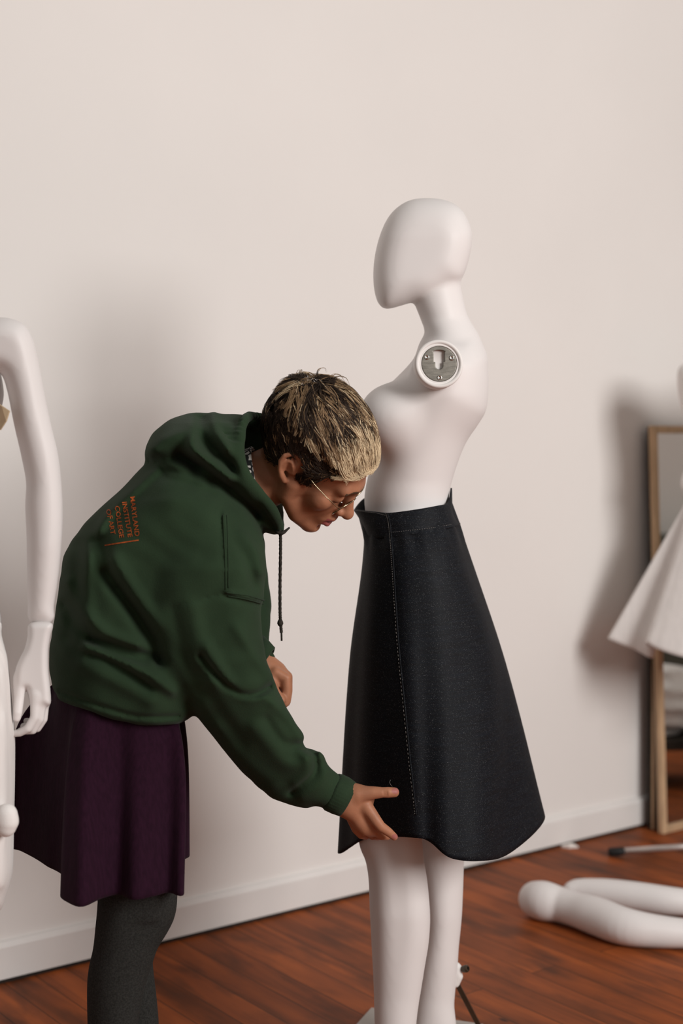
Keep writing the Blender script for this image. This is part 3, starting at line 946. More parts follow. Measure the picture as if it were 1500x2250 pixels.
# ------------------------------------------------------------------ the two loose arms lying on the floor
def lying_arm(label, poly, D0, T, R):
    q = Inflate(poly, D0, T, R)
    F_ = field_for([q], .005); F_.add(q, 0)
    v, f = F_.mesh(); v = relax(v, f, 4)
    return v, f
def floor_limb(pts, label):
    """chain of (u, v of contact on the floor, radius m, lift)"""
    c_ = []
    for (u, v, r, lift) in pts:
        g = Z(u, v, r + lift); c_.append((g.x, g.y, g.z, r))
    cc = catmull(c_, 5, False)
    q = Ball(cc)
    F_ = field_for([q], .005); F_.add(q, 0)
    v, f = F_.mesh(); v = relax(v, f, 3)
    o = obj('loose_limb', v, f, M['mannequin'])
    return tag(o, label, 'mannequin arm', 'loose mannequin arms on the floor')
floor_limb([(1178,1976,.050,0),(1196,1980,.054,0),(1228,1987,.048,.002),(1266,1999,.047,.002),(1310,2013,.051,0),(1370,2035,.049,0),(1440,2046,.043,0),(1520,2052,.037,0),(1600,2056,.030,0),(1680,2052,.025,.004)],
           'front loose white mannequin arm on the planks, with a rounded shoulder knob')
floor_limb([(1256,1957,.026,.014),(1275,1957,.034,.006),(1330,1962,.040,.002),(1400,1971,.042,0),(1470,1980,.040,0),(1540,1984,.034,0),(1620,1982,.028,0),(1690,1976,.024,.004)],
           'rear loose white mannequin arm on the planks, half hidden behind the front one')

# ------------------------------------------------------------------ right edge: dress on a stand
dr_ = thing('dress', 'white flared dress with deep folds at the right edge, in front of the mirror', 'dress', P(1640, 1080, 4.5))
hemuv = [(1336,1402,4.44),(1352,1411,4.42),(1395,1428,4.40),(1430,1446,4.38),(1433,1432,4.44),(1418,1412,4.33),(1440,1424,4.29),(1475,1437,4.26),(1510,1445,4.24),(1545,1441,4.25),(1560,1425,4.34),(1590,1434,4.24),(1640,1448,4.18),(1700,1446,4.2),(1730,1428,4.30),(1770,1436,4.26),(1840,1420,4.36),(1880,1400,4.5),(1850,1388,4.62),(1800,1384,4.66),(1740,1380,4.72),(1690,1384,4.66),(1620,1380,4.72),(1560,1384,4.66),(1500,1382,4.70),(1450,1386,4.64),(1400,1392,4.60),(1362,1396,4.52)]
hem = catmull([tuple(P(u_, v_, D_ + .10)) for u_, v_, D_ in hemuv], 6)
n = len(hem); cz = P(1640, 1075, 4.50)
cx_, cy_ = hem[:, 0].mean(), hem[:, 1].mean()
ang = np.unwrap(np.arctan2(hem[:, 1] - cz.y, hem[:, 0] - cz.x))
rows = []
for i in range(41):
    s = i / 40
    wr = np.stack([cz.x + .165 * np.cos(ang), cz.y + .12 * np.sin(ang), np.full(n, cz.z)], 1)
    rows.append(wr * (1 - s) + hem * s)
vs, fs = ring_loft([list(map(tuple, r)) for r in rows])
o = obj('skirt_panel', vs, fs, M['white_cloth'], dr_); solidify(o, .004, 0)
BO = [(1512,1085),(1514,1000),(1506,930),(1494,890),(1487,850),(1488,815),(1500,800),(1540,796),(1590,806),(1640,818),(1690,806),(1740,796),(1782,800),(1794,820),(1795,880),(1780,1000),(1772,1085)]
q = Inflate(BO, 4.50, .12, 80)
F_ = field_for([q], .009); F_.add(q, 0); v, f = F_.mesh(); v = relax(v, f, 2)
obj('bodice', v, f, M['white_cloth'], dr_)
fm = thing('dress_form_stand', 'metal stand with a black-tipped foot tube on the planks below the white dress', 'stand', Z(1640, 1860))
a0, a1 = Z(1340, 1872, .014), Z(1640, 1850, .05)
mb = MB(); mb.tube([a0.lerp(a1, .05), a1], .0095, 14); mb.build('leg', M['steel_tube'], fm)
mb = MB(); mb.lathe(a0.lerp(a1, -.005), a1 - a0, [(.0001, -.004), (.010, -.004), (.0135, .002), (.014, .03), (.0125, .045), (.0096, .047)], 16)
mb.build('foot_cap', M['rubber'], fm)
for ang_ in (20, -75):
    e_ = a1 + Vector((math.cos(math.radians(ang_)) * .42, math.sin(math.radians(ang_)) * .42, -.036))
    mb = MB(); mb.tube([a1, e_], .0095, 14); mb.build('leg', M['steel_tube'], fm)
mb = MB(); mb.tube([a1 - UPV * .02, Vector((a1.x, a1.y, 1.25))], .014, 14); mb.build('pole', M['steel_tube'], fm)

# added out of view for the mirror to reflect: a grey cabinet, and a bench
ct = thing('cabinet', 'tall grey-green cabinet against the side wall, seen in the mirror', 'cabinet', (4.33, 4.6, 0))
mb = MB(); mb.box((4.31, 4.6, .5), (.16, 0, 0), (0, 1.3, 0), (0, 0, .5)); mb.build('body', M['far_wall'], ct, smooth=False, bevel=.006)
for y_ in (3.95, 5.25):
    mb = MB(); mb.box((4.142, y_, .52), (.008, 0, 0), (0, .62, 0), (0, 0, .46)); dd = mb.build('door', M['far_wall'], ct, smooth=False, bevel=.004)
    mb = MB(); mb.tube([(4.125, y_ + .5, .5), (4.125, y_ + .5, .62)], .008, 8); mb.build('handle', M['chrome'], dd)
# bench with folded white cloth, invented to fill the mirror's reflection
bt = thing('bench', 'low dark bench holding white cloth, beyond the right edge, seen in the mirror', 'bench', (2.15, 4.75, 0))
mb = MB(); mb.box((2.15, 4.75, .17), (.22, 0, 0), (0, .55, 0), (0, 0, .02)); mb.build('seat', M['dark_edge'], bt, smooth=False, bevel=.006)
for y_ in (4.3, 5.2):
    mb = MB(); mb.box((2.15, y_, .075), (.20, 0, 0), (0, .03, 0), (0, 0, .075)); mb.build('leg', M['dark_edge'], bt, smooth=False, bevel=.006)
for i, (y_, h_) in enumerate(((4.40, .20), (4.75, .27), (5.10, .16))):
    q = Ell((2.15, y_, .19 + h_ / 2), (.19, .165, h_ / 2 + .01))
    F_ = field_for([q], .02); F_.add(q, 0)
    F_.disp(lambda x, y, z: .016 * np.sin(z * 90 + np.sin(y * 9) * 2))
    v, f = F_.mesh(); v[:, 2] = np.maximum(v[:, 2], .191)
    tag(obj('folded_cloth', v, f, M['white_cloth']), ['pile of white cloth on the low bench, nearest the room in the mirror', 'tallest pile of white cloth on the low bench in the mirror', 'lowest pile of white cloth on the low bench in the mirror'][i], 'cloth', 'cloth piles on the bench')
# ------------------------------------------------------------------ the person bending over the skirt
pr = thing('person', 'person in green hoodie, plum skirt and glasses, bending to hold the denim hem', 'person', Z(245, 2500))
# head frame: forward, left and up directions and the point between the ears
HF, HL, HU = Vector((.708, -.004, -.706)), Vector((.356, .866, .352)), Vector((.610, -.501, .614))
HU = HF.cross(HL).normalized(); HF.normalize(); HL = HU.cross(HF).normalized(); HF = HL.cross(HU).normalized()
HO = P(690, 1007, 2.70)
HR = np.array([list(HF), list(HL), list(HU)]).T
def hd(f_, l_, u_):
    return HO + HF * f_ + HL * l_ + HU * u_
def hb(*pts):
    return Ball([(*hd(a, b, c), r) for a, b, c, r in pts])
def he(c, R, rot=None):
    return Ell(tuple(hd(*c)), R, HR if rot is None else HR @ np.array(rot))
def mir(fn, *pts):
    return [fn(*[(a, s * b, c, r) for a, b, c, r in pts]) for s in (1, -1)]

ops = []
A_ = lambda p, k=.01: ops.append((1, p, k))
S_ = lambda p, k=.006: ops.append((0, p, k))
A_(he((-.016, 0, .034), (.100, .075, .090)), 0)
A_(he((.035, 0, .035), (.060, .062, .062)), .02)
A_(he((.046, 0, -.035), (.048, .053, .068)), .025)
for s in (1, -1):
    A_(hb((.004, .058 * s, -.035, .020), (.012, .055 * s, -.062, .019), (.050, .036 * s, -.092, .018), (.078, .012 * s, -.103, .018)), .022)
    A_(hb((.062, .045 * s, -.026, .021)), .018)
A_(hb((.084, 0, -.103, .018)), .015)
A_(hb((.084, -.040, .020, .012), (.092, -.016, .020, .013), (.093, .016, .020, .013), (.084, .040, .020, .012)), .016)
A_(he((.083, 0, -.066), (.023, .029, .028)), .015)
for s in (1, -1):
    S_(hb((.106, .033 * s, .000, .017)), .016)
for s in (1, -1):
    A_(hb((.079, .033 * s, -.002, .0150)), .005)
A_(hb((.094, 0, .010, .0085), (.104, 0, -.012, .0095), (.114, 0, -.030, .0120)), .010)
A_(hb((.119, 0, -.035, .0125)), .006)
for s in (1, -1):
    A_(hb((.106, .0115 * s, -.038, .0085)), .006)
    S_(hb((.109, .006 * s, -.049, .0036)), .003)
A_(hb((.090, -.022, -.069, .0045), (.106, -.008, -.062, .0066), (.107, 0, -.0635, .0062), (.106, .008, -.062, .0066), (.090, .022, -.069, .0045)), .005)
A_(hb((.090, -.020, -.076, .0045), (.104, -.007, -.080, .0078), (.104, .007, -.080, .0078), (.090, .020, -.076, .0045)), .004)
S_(hb((.092, -.021, -.0725, .0018), (.112, 0, -.0715, .0032), (.092, .021, -.0725, .0018)), .003)
S_(hb((.104, -.012, -.094, .008), (.106, 0, -.094, .009), (.104, .012, -.094, .008)), .008)
# ears
for s in (1, -1):
    ec = (-.019, .071 * s, -.005)
    tilt = math.radians(-14)
    er = [[math.cos(tilt), 0, math.sin(tilt)], [0, 1, 0], [-math.sin(tilt), 0, math.cos(tilt)]]
    def ep(a, b, o_):                                          # ear-plane point: forward, up, outward
        f2 = a * math.cos(tilt) + b * math.sin(tilt); u2 = -a * math.sin(tilt) + b * math.cos(tilt)
        return (ec[0] + f2, ec[1] + s * (o_ - a * .42), ec[2] + u2)
    A_(hb((*ep(.006, 0, .0), .014), (*ep(-.004, .006, .004), .014)), .008)
    rim = [(.012, .010), (.012, .022), (.004, .031), (-.008, .031), (-.017, .022), (-.019, .008), (-.014, -.008), (-.006, -.020), (.002, -.028)]
    A_(hb(*[(*ep(a, b, .009), .0048 if i < 7 else .0065) for i, (a, b) in enumerate(rim)]), .004)
    S_(hb((*ep(-.001, -.002, .017), .0095), (*ep(-.003, .008, .017), .007)), .004)
    A_(hb((*ep(-.010, -.008, .006), .004), (*ep(-.012, .008, .007), .004), (*ep(-.004, .020, .007), .0035)), .004)
    A_(hb((*ep(.009, -.006, .008), .0045)), .004)
# neck into the collar
nb = P(520, 1085, 2.735)
h0 = hd(-.030, 0, -.035)
A_(Ball([(*h0, .056), (*hd(-.030, 0, -.075), .054), (nb.x, nb.y, nb.z, .062)]), .022)
A_(Ball([(nb.x, nb.y, nb.z, .06), px(455, 1180, 2.74, 120)]), .02)
prs = [p for _, p, _ in ops]
F_ = field_for(prs, .0021, .012)
for a, p, k in ops:
    (F_.add if a else F_.sub)(p, k)
hv, hf = F_.mesh(); hv = relax(hv, hf, 2, .45)
loc = (hv - np.array(HO)) @ HR                                  # back to head coordinates
fc = loc[hf].mean(1)
lip = (fc[:, 0] > .088) & (np.abs(fc[:, 1]) < .0225) & (fc[:, 2] < -.0595 - 0.10 * np.abs(fc[:, 1])) & (fc[:, 2] > -.0865 + .35 * np.abs(fc[:, 1])) & (fc[:, 0] > .0985 - .30 * np.abs(fc[:, 1]))
brw = (np.abs(fc[:, 2] - (.0205 + .004 * np.sin(np.abs(fc[:, 1]) * 60))) < .0034) & (np.abs(fc[:, 1]) > .012) & (np.abs(fc[:, 1]) < .050) & (fc[:, 0] > .06)
lash = (np.abs(fc[:, 2] + .0105 - .10 * (np.abs(fc[:, 1]) - .033)) < .0013) & (np.abs(np.abs(fc[:, 1]) - .033) < .0145) & (fc[:, 0] > .07)
hm = np.where(lip, 1, np.where(brw | lash, 3, 0))
BV, BF, BM = [hv], [hf], [hm]
def body_add(v, f, m=None):
    n = sum(len(x) for x in BV)
    BV.append(v); BF.append(f + n); BM.append(np.zeros(len(f), int) if m is None else m)

# right hand at the hem: thumb in front along the denim, fingers tucked under
PALMR = [(738,1712),(775,1722),(798,1727),(816,1733),(824,1750),(820,1770),(828,1792),(836,1812),(824,1836),(800,1838),(782,1824),(768,1806),(748,1792),(722,1772)]
prims = [(Inflate(PALMR, lambda u, v: 2.665 + .0002 * (u - 760), .021, 24), 0),
    (Ball([px(720, 1745, 2.672, 30), px(765, 1757, 2.668, 30)]), .02),
    (Ball([px(788, 1745, 2.655, 19), px(818, 1742, 2.652, 14.5), px(842, 1741, 2.650, 11.5), px(852, 1741, 2.650, 12), px(866, 1741, 2.653, 11)]), .010),
    (Ball([px(806, 1775, 2.656, 15), px(828, 1806, 2.650, 12.5), px(836, 1816, 2.650, 11.5), px(853, 1828, 2.655, 10), px(866, 1839, 2.662, 8)]), .008),
    (Ball([px(802, 1790, 2.672, 15), px(820, 1822, 2.672, 11.5), px(838, 1836, 2.684, 10), px(850, 1838, 2.70, 8.5)]), .006),
    (Ball([px(790, 1795, 2.680, 14), px(805, 1824, 2.686, 11), px(818, 1836, 2.700, 9.5), px(830, 1838, 2.715, 8.5)]), .006),
    (Ball([px(772, 1795, 2.684, 13), px(782, 1822, 2.692, 10), px(793, 1835, 2.700, 8.5), px(803, 1838, 2.712, 7.5)]), .006)]
F_ = field_for([q for q, _ in prims], .0015, .012)
for q, k in prims: F_.add(q, k)
F_.sub(Ball([px(797, 1822, 2.668, 2.5), px(803, 1834, 2.670, 3)]), .003)
for u in (842, 845.5, 849):                                     # knuckle creases on the thumb
    F_.sub(Ball([px(u, 1732, 2.641, .8), px(u + 1, 1748, 2.641, .8)]), .002)
v, f = F_.mesh(); v = relax(v, f, 2, .45)
uu, vv = proj(*v[f].mean(1).T)
nl = (((uu - 868) / 8) ** 2 + ((vv - 1738) / 7) ** 2 < 1) & (v[f].mean(1)[:, 1] < 2.655)
nl |= (((uu - 867) / 6.5) ** 2 + ((vv - 1838) / 5.5) ** 2 < 1) & (v[f].mean(1)[:, 1] < 2.664)
body_add(v, f, np.where(nl, 2, 0))

# left fist behind the near sleeve
FD = 2.815
PALML = [(575,1448),(600,1459),(620,1469),(634,1480),(638,1492),(634,1512),(616,1530),(600,1515),(586,1492),(572,1475)]
prims = [(Inflate(PALML, FD, .032, 24), 0), (Ball([px(560, 1440, FD, 26), px(600, 1475, FD, 25)]), .02)]
for i, (du, dv, dD) in enumerate(((0, 0, -.028), (3, -3, -.009), (2, -1, .011), (-3, 3, .03))):
    prims.append((Ball([px(606 + du, 1478 + dv, FD + dD, 12), px(628 + du, 1490 + dv, FD + dD, 11.5), px(629 + du, 1522 + dv, FD + dD, 10.5), px(626 + du, 1544 + dv, FD + dD, 10), px(606 + du, 1548 + dv, FD + dD, 9)]), .006))
prims.append((Ball([px(590, 1490, FD - .03, 13), px(604, 1520, FD - .042, 11), px(618, 1538, FD - .044, 9.5)]), .008))
F_ = field_for([q for q, _ in prims], .0019, .012)
for q, k in prims: F_.add(q, k)
v, f = F_.mesh(); v = relax(v, f, 2, .45)
body_add(v, f)
# trunk and arms under the clothes keep the figure whole
prims = [(Ball([px(290, 1480, 2.72, 120), px(400, 1230, 2.73, 118), px(470, 1150, 2.735, 95)]), 0),
         (Ball([px(470, 1190, 2.62, 48), px(520, 1520, 2.61, 40), px(630, 1690, 2.64, 28), px(735, 1748, 2.672, 22)]), .02),
         (Ball([px(500, 1190, 2.88, 48), px(545, 1370, 2.89, 40), px(565, 1442, 2.815, 24)]), .02),
         (Ball([px(290, 1530, 2.66, 80), px(295, 1950, 2.64, 62)]), .02), (Ball([px(290, 1530, 2.79, 80), px(300, 1950, 2.79, 62)]), .02)]
F_ = field_for([q for q, _ in prims], .008)
for q, k in prims: F_.add(q, k)
v, f = F_.mesh(); v = relax(v, f, 2)
body_add(v, f)
obj('body', np.concatenate(BV), np.concatenate(BF), [M['skin'], M['lip'], M['nail'], M['brow']], pr, midx=np.concatenate(BM))

# ------------------------------------------------------------------ hoodie
class Prism:
    """a straight cut through everything nearer than a depth, inside an outline"""
    def __init__(s, poly, D1, smooth=True, D0=2.3): s.sd = poly_sdf(catmull(poly, 5) if smooth else np.array(poly, float)); s.poly = poly; s.D1 = D1; s.D0 = D0
    def box(s):
        A = np.array([tuple(P(u, v, D)) for u, v in s.poly for D in (s.D0, s.D1)]); return A.min(0), A.max(0)
    def __call__(s, x, y, z):
        u, v = proj(x, y, z)
        return np.maximum(s.sd(u, v) * y / FPX, y - s.D1)
TORSOH = [(335,1010),(262,1078),(192,1143),(144,1212),(130,1285),(118,1370),(109,1430),(108,1492),(112,1560),(150,1635),(300,1680),(410,1660),(436,1590),(450,1520),(480,1440),(520,1360),(560,1290),(581,1230),(577,1170),(540,1090),(430,1010)]
SLEEVE = [(420,1110),(500,1112),(555,1150),(578,1200),(583,1250),(580,1300),(573,1345),(577,1400),(588,1462),(604,1500),(630,1556),(644,1586),(663,1612),(670,1640),(688,1646),(711,1660),(720,1686),(736,1704),(746,1716),(738,1750),(735,1782),(700,1768),(672,1776),(635,1768),(600,1755),(560,1722),(520,1682),(475,1626),(430,1570),(385,1490),(350,1420),(332,1350),(345,1250),(375,1160)]
sl_fold = relief([
    ([(495,1300),(540,1312),(582,1322)], 5, .0035), ([(495,1310),(540,1322),(582,1332)], 6, -.005),
    ([(330,1368),(400,1330),(495,1303)], 4, -.003),
    ([(442,1441),(480,1490),(525,1523),(564,1526),(592,1510)], 8, -.014), ([(455,1420),(490,1480),(530,1525),(580,1530)], 13, .008),
    ([(520,1380),(560,1440),(590,1480)], 14, .006),
    ([(600,1545),(640,1585),(660,1620)], 12, .007), ([(585,1580),(620,1630),(668,1640),(688,1650)], 10, -.007),
    ([(560,1600),(610,1660),(650,1680),(690,1655)], 16, .008), ([(676,1638),(692,1662),(692,1698),(668,1722),(640,1742)], 7, -.012), ([(660,1650),(674,1672),(672,1700),(650,1722)], 11, .008), ([(664,1752),(700,1728),(716,1694)], 9, .006),
    ([(700,1760),(722,1735),(732,1706)], 6, -.007), ([(480,1600),(540,1670),(600,1720)], 18, .005), ([(440,1480),(480,1560),(530,1630)], 16, -.006),
    ([(420,1330),(440,1420),(470,1500)], 18, .006), ([(380,1340),(400,1430),(440,1520)], 14, -.006),
    ([(530,1170),(560,1210),(575,1260)], 10, .007), ([(515,1190),(540,1230),(560,1290)], 9, -.006)], (280, 1050, 800, 1850))
to_fold = relief([
    ([(345,1030),(285,1085),(232,1140),(214,1185),(225,1240)], 11, .011), ([(214,1190),(236,1260),(285,1330),(330,1400),(352,1450)], 16, -.017),
    ([(250,1230),(300,1310),(350,1370)], 16, .008),
    ([(150,1280),(180,1340),(230,1390),(300,1420)], 14, .009), ([(140,1330),(180,1390),(240,1430),(320,1450)], 13, -.009),
    ([(190,1420),(240,1440),(320,1480),(380,1520)], 12, .010), ([(200,1405),(250,1415),(330,1440),(350,1450)], 9, -.008),
    ([(180,1460),(240,1490),(330,1540)], 16, .006), ([(200,1440),(260,1465),(330,1510)], 9, -.007),
    ([(132,1522),(200,1545),(300,1574),(392,1574)], 5, -.006),
    ([(492,1128),(496,1210),(497,1300)], 4, .0030), ([(485,1128),(488,1210),(489,1302)], 4, -.003),
    ([(170,1200),(165,1300),(150,1400)], 16, -.006), ([(200,1180),(190,1280),(200,1360)], 14, .006)], (60, 950, 640, 1640))
torso_p = Inflate(TORSOH, lambda u, v: 2.725 - .00006 * (u - 300), interp_v([1010, 1100, 1250, 1500, 1600], [.15, .195, .20, .185, .17]), 120, fold=to_fold)
sleeve_p = Inflate(SLEEVE, lambda u, v: np.interp(v, [1110, 1250, 1500, 1720], [2.63, 2.595, 2.60, 2.668]), interp_v([1110, 1250, 1450, 1600, 1700, 1760], [.07, .095, .092, .075, .058, .048]), 78, fold=sl_fold)
far_sl = Ball([px(500, 1170, 2.89, 75), px(535, 1330, 2.90, 62), px(560, 1425, 2.84, 32), px(580, 1452, 2.818, 26)])
HOODP = [(318,1000),(322,978),(338,950),(368,926),(400,912),(435,907),(480,908),(520,910),(556,914),(584,924),(596,960),(596,1010),(592,1060),(602,1105),(619,1140),(618,1166),(603,1174),(580,1168),(540,1145),(480,1108),(425,1082),(375,1062),(338,1040),(322,1022)]
ho_fold = relief([
    ([(365,1045),(430,1060),(500,1100),(570,1150),(604,1168)], 8, .007),
    ([(395,1000),(450,1030),(505,1075),(560,1130)], 15, -.014),
    ([(430,945),(420,975),(445,1010),(500,1050)], 12, .011), ([(440,920),(438,950),(470,990),(512,1030)], 12, -.010),
    ([(470,912),(475,945),(500,985)], 10, .008), ([(335,985),(360,965),(400,950),(425,930)], 14, .008), ([(345,1010),(390,1005),(430,1030)], 14, -.008),
    ([(325,1012),(335,1030),(360,1048)], 6, -.006)], (280, 870, 660, 1210))
hood_p = Inflate(HOODP, 2.715, interp_v([905, 930, 1000, 1100, 1175], [.06, .11, .155, .15, .07]), 62, fold=ho_fold)
sl_end = Ball([px(690, 1718, 2.655, 44), px(728, 1739, 2.666, 38), px(737, 1743, 2.667, 37)])
prims = [(torso_p, 0), (sleeve_p, .022), (sl_end, .012), (far_sl, .03), (hood_p, .010)]
F_ = field_for([q for q, _ in prims], .0042)
HEMCUT = [(40,1480),(106,1490),(128,1538),(165,1553),(200,1564),(250,1581),(300,1593),(350,1595),(392,1591),(418,1577),(436,1556),(480,1560),(480,1740),(40,1740)]
for i_, (q, k) in enumerate(prims):
    F_.add(q, k)
    if i_ == 0: F_.sub(Prism(HEMCUT, 3.2, False), .012)
OPEN = [(534,924),(560,918),(640,905),(720,1000),(720,1150),(640,1190),(616,1150),(598,1112),(570,1084),(546,1056),(530,1020),(526,975)]
F_.sub(Prism(OPEN, 2.775), .010)
# inside of the hood: hollow around the neck
F_.sub(Ball([(nb.x, nb.y, nb.z, .066), (*hd(-.03, 0, -.05), .068)]), .01)
EDGE = [(575,918,2.76,10),(558,914,2.715,11),(543,917,2.665,11),(533,928,2.630,12),(527,955,2.600,13),(525,990,2.580,13),(530,1022,2.572,13),(545,1054,2.575,13),(568,1083,2.585,12.5),(592,1112,2.605,12),(608,1140,2.630,11.5),(613,1160,2.655,10)]
eg = catmull([tuple(P(u, v, D)) + (r * D / FPX,) for u, v, D, r in EDGE], 6, False)
gath = np.interp(np.arange(len(eg)), [0, 26, 34], [1, 1, 0])
arc = np.concatenate([[0], np.cumsum(np.linalg.norm(np.diff(eg[:, :3], axis=0), axis=1))])
F_.add(Ball(eg), .006)
EDGE2 = [(560,928,2.77,18),(578,934,2.80,16),(590,960,2.86,12),(600,1020,2.875,12),(606,1090,2.84,12),(612,1140,2.75,12),(613,1160,2.665,10)]
F_.add(Ball(catmull([tuple(P(u, v, D)) + (r * D / FPX,) for u, v, D, r in EDGE2], 6, False)), .008)
# gathers across the upper rim
for k in range(13):
    i = int(2 + k * 2)
    a = Vector(eg[i, :3]); t_ = (Vector(eg[i + 1, :3]) - Vector(eg[i - 1, :3])).normalized()
    side = t_.cross(Vector((0, 1, 0))).normalized()
    if side.x > 0: side = -side
    c0 = a + Vector((0, -1, 0)) * (eg[i, 3] + .001)
    F_.sub(Ball([(*(c0 + side * .030 + Vector((0, .012, 0))), .0012), (*(c0 - side * .004), .0022)]), .007)
F_.disp(lambda x, y, z: .0010 * np.sin(x * 61 + 3 * np.sin(z * 33)) * np.sin(z * 57 + 2 * np.sin(x * 29 + y * 31)))
v, f = F_.mesh(); v = relax(v, f, 2, .4)
hoodie = obj('hoodie', v, f, M['hoodie'], pr)
hoodie['label'] = 'dark green hooded sweatshirt'
bvh = bvh_of(hoodie)

# ribbed cuffs and the band at the bottom
def cuff(name, stations, n=44, ribs=64, amp=.0004):
    rows = []
    for (u, v, D, r, dr_v) in stations:
        c_ = P(u, v, D); t_ = Vector(dr_v).normalized()
        a = Vector((0, 1, 0)); e1 = (a - t_ * a.dot(t_)).normalized(); e2 = t_.cross(e1)
        rows.append([c_ + (e1 * math.cos(q) + e2 * math.sin(q)) * (r * D / FPX + amp * math.cos(ribs * q / 2)) for q in [2 * math.pi * k / (n * 2) for k in range(n * 2)]])
    vs, fs = ring_loft(rows)
    o = obj(name, vs, fs, M['rib'], hoodie); solidify(o, .003, 0)
    return o
dcf = Vector((.88, .02, -.47))
cuff('cuff', [(726,1737,2.666,39,dcf),(733,1741,2.666,42,dcf),(748,1748,2.667,42,dcf),(763,1756,2.668,39.5,dcf),(764,1756.5,2.668,36,dcf),(750,1750,2.668,34,dcf)])
dcl = Vector((.85, -.15, -.5))
cuff('cuff', [(560,1424,2.836,33,dcl),(572,1438,2.825,34,dcl),(585,1451,2.817,33,dcl),(586,1452,2.816,29,dcl)], amp=.0)
WB = [(109,1488),(128,1537),(165,1553),(200,1564),(250,1581),(300,1593),(350,1595),(392,1591),(427,1568)]

# stitched seams
def seam(pts, r=.0011, lift=.0006):
    q = [on_surface(bvh, u, v, lift) for u, v in catmull(pts, 8, False)]
    return [p for p in q if p is not None]
mb = MB()
for pts in ([(490,1132),(494,1210),(496,1296)], [(497.5,1132),(501,1210),(502,1292)], [(497,1302),(540,1308),(580,1319)], [(500,1309),(540,1316),(579,1327)]):
    ln = seam(pts)
    mb.tube(ln, .0010, 5)
mb.build('seam', M['rib'], hoodie)

# back print: four lines reading downwards and a rule
def print_text():
    lines = [('MARYLAND', (286.0, 1092), (297.0, 1179), 10.5), ('INSTITUTE', (268.5, 1104), (281.5, 1181), 10.5), ('COLLEGE', (252.5, 1113), (263.0, 1183), 10.5), ('OF ART', (233.5, 1121), (244.5, 1176), 10.5)]
    mb = MB()
    dg = bpy.context.evaluated_depsgraph_get()
    for txt, a, b_, hh in lines:
        cu = bpy.data.curves.new('print_curve', 'FONT'); cu.body = txt; cu.size = 1; cu.resolution_u = 3; cu.offset = .012
        to = bpy.data.objects.new('print_curve', cu); COL.objects.link(to)
        bpy.context.view_layer.update()
        me = to.evaluated_get(bpy.context.evaluated_depsgraph_get()).to_mesh()
        V = [(q.co.x, q.co.y) for q in me.vertices]; Fs = [list(p.vertices) for p in me.polygons]
        x0 = min(q[0] for q in V); x1 = max(q[0] for q in V); y1 = max(q[1] for q in V); y0 = min(q[1] for q in V)
        a_ = np.array(a, float); e = np.array(b_, float) - a_
        up = np.array([e[1], -e[0]]) / np.linalg.norm(e)
        pts = []
        for (x, y) in V:
            q = a_ + e * (x - x0) / (x1 - x0) + up * hh * (y - y0) / (y1 - y0)
            pts.append(on_surface(bvh, q[0], q[1], .0011, 2.6))
        mb.add(pts, Fs)
        to.to_mesh_clear() if hasattr(to, 'to_mesh_clear') else None
        bpy.data.objects.remove(to); bpy.data.curves.remove(cu)
    n = 14
    top = [on_surface(bvh, 231 + 74 * k / n, 1198.5 - 11.5 * k / n - 1.3, .0011, 2.6) for k in range(n + 1)]
    bot = [on_surface(bvh, 231 + 74 * k / n, 1198.5 - 11.5 * k / n + 1.3, .0011, 2.6) for k in range(n + 1)]
    mb.add(top + bot, [[k, k + 1, n + 2 + k, n + 1 + k] for k in range(n)])
    o = mb.build('back_print', M['print'], hoodie, smooth=False)
    o['label'] = 'orange lettering printed on the back'
print_text()

# drawstring hanging from the hood tip: loop knot, cord, end knot, tip
mb = MB()
DD = 2.655
c_ = [P(610, 1152, DD), P(614, 1160, DD - .005), P(616, 1180, DD - .004), P(616, 1220, DD), P(615, 1280, DD), P(615, 1340, DD), P(616, 1366, DD), P(618, 1390, DD)]
cc = catmull([tuple(q) for q in c_], 14, False)
rr = [.0030 + .00035 * math.sin(i * 2.2) for i in range(len(cc))]
mb.tube(cc, rr, 8)
mb.tube([P(618, 1390, DD), P(618.5, 1408, DD)], .0019, 7)
mb.tube([P(605, 1168, DD - .006), P(611, 1171, DD - .010), P(618, 1172, DD - .010), P(624, 1169, DD - .008), P(630, 1164, DD - .006), P(636, 1159, DD - .004)], [.0022, .0032, .0038, .0034, .0024, .0018], 7)
kb = P(615.5, 1369, DD)
mb.lathe(kb - UPV * .006, (0, 0, 1), [(.0001, 0), (.004, .001), (.0058, .005), (.0052, .009), (.0030, .013), (.0001, .014)], 12)
mb.build('drawstring', M['cord'], hoodie)

# shirt collar around the neck
rows = []
q_back = 0.0
ca = (Vector(h0) * .30 + nb * .70)
t_ = (Vector(hd(-.03, 0, -.05)) - nb).normalized()
e1 = (HL - t_ * HL.dot(t_)).normalized(); e2 = t_.cross(e1)
q_back = math.atan2(-HF.dot(e2), -HF.dot(e1))
for (s_, r_) in ((-.012, .064), (.0, .0645), (.014, .062), (.0145, .059), (.0, .059)):
    rows.append([ca + t_ * (s_ + .020 * math.cos(q - q_back)) + (e1 * math.cos(q) + e2 * math.sin(q)) * r_ for q in [2 * math.pi * k / 40 for k in range(40)]])
vs, fs = ring_loft(rows)
obj('shirt_collar', vs, fs, M['collar'], pr)['label'] = 'black and white patterned collar'

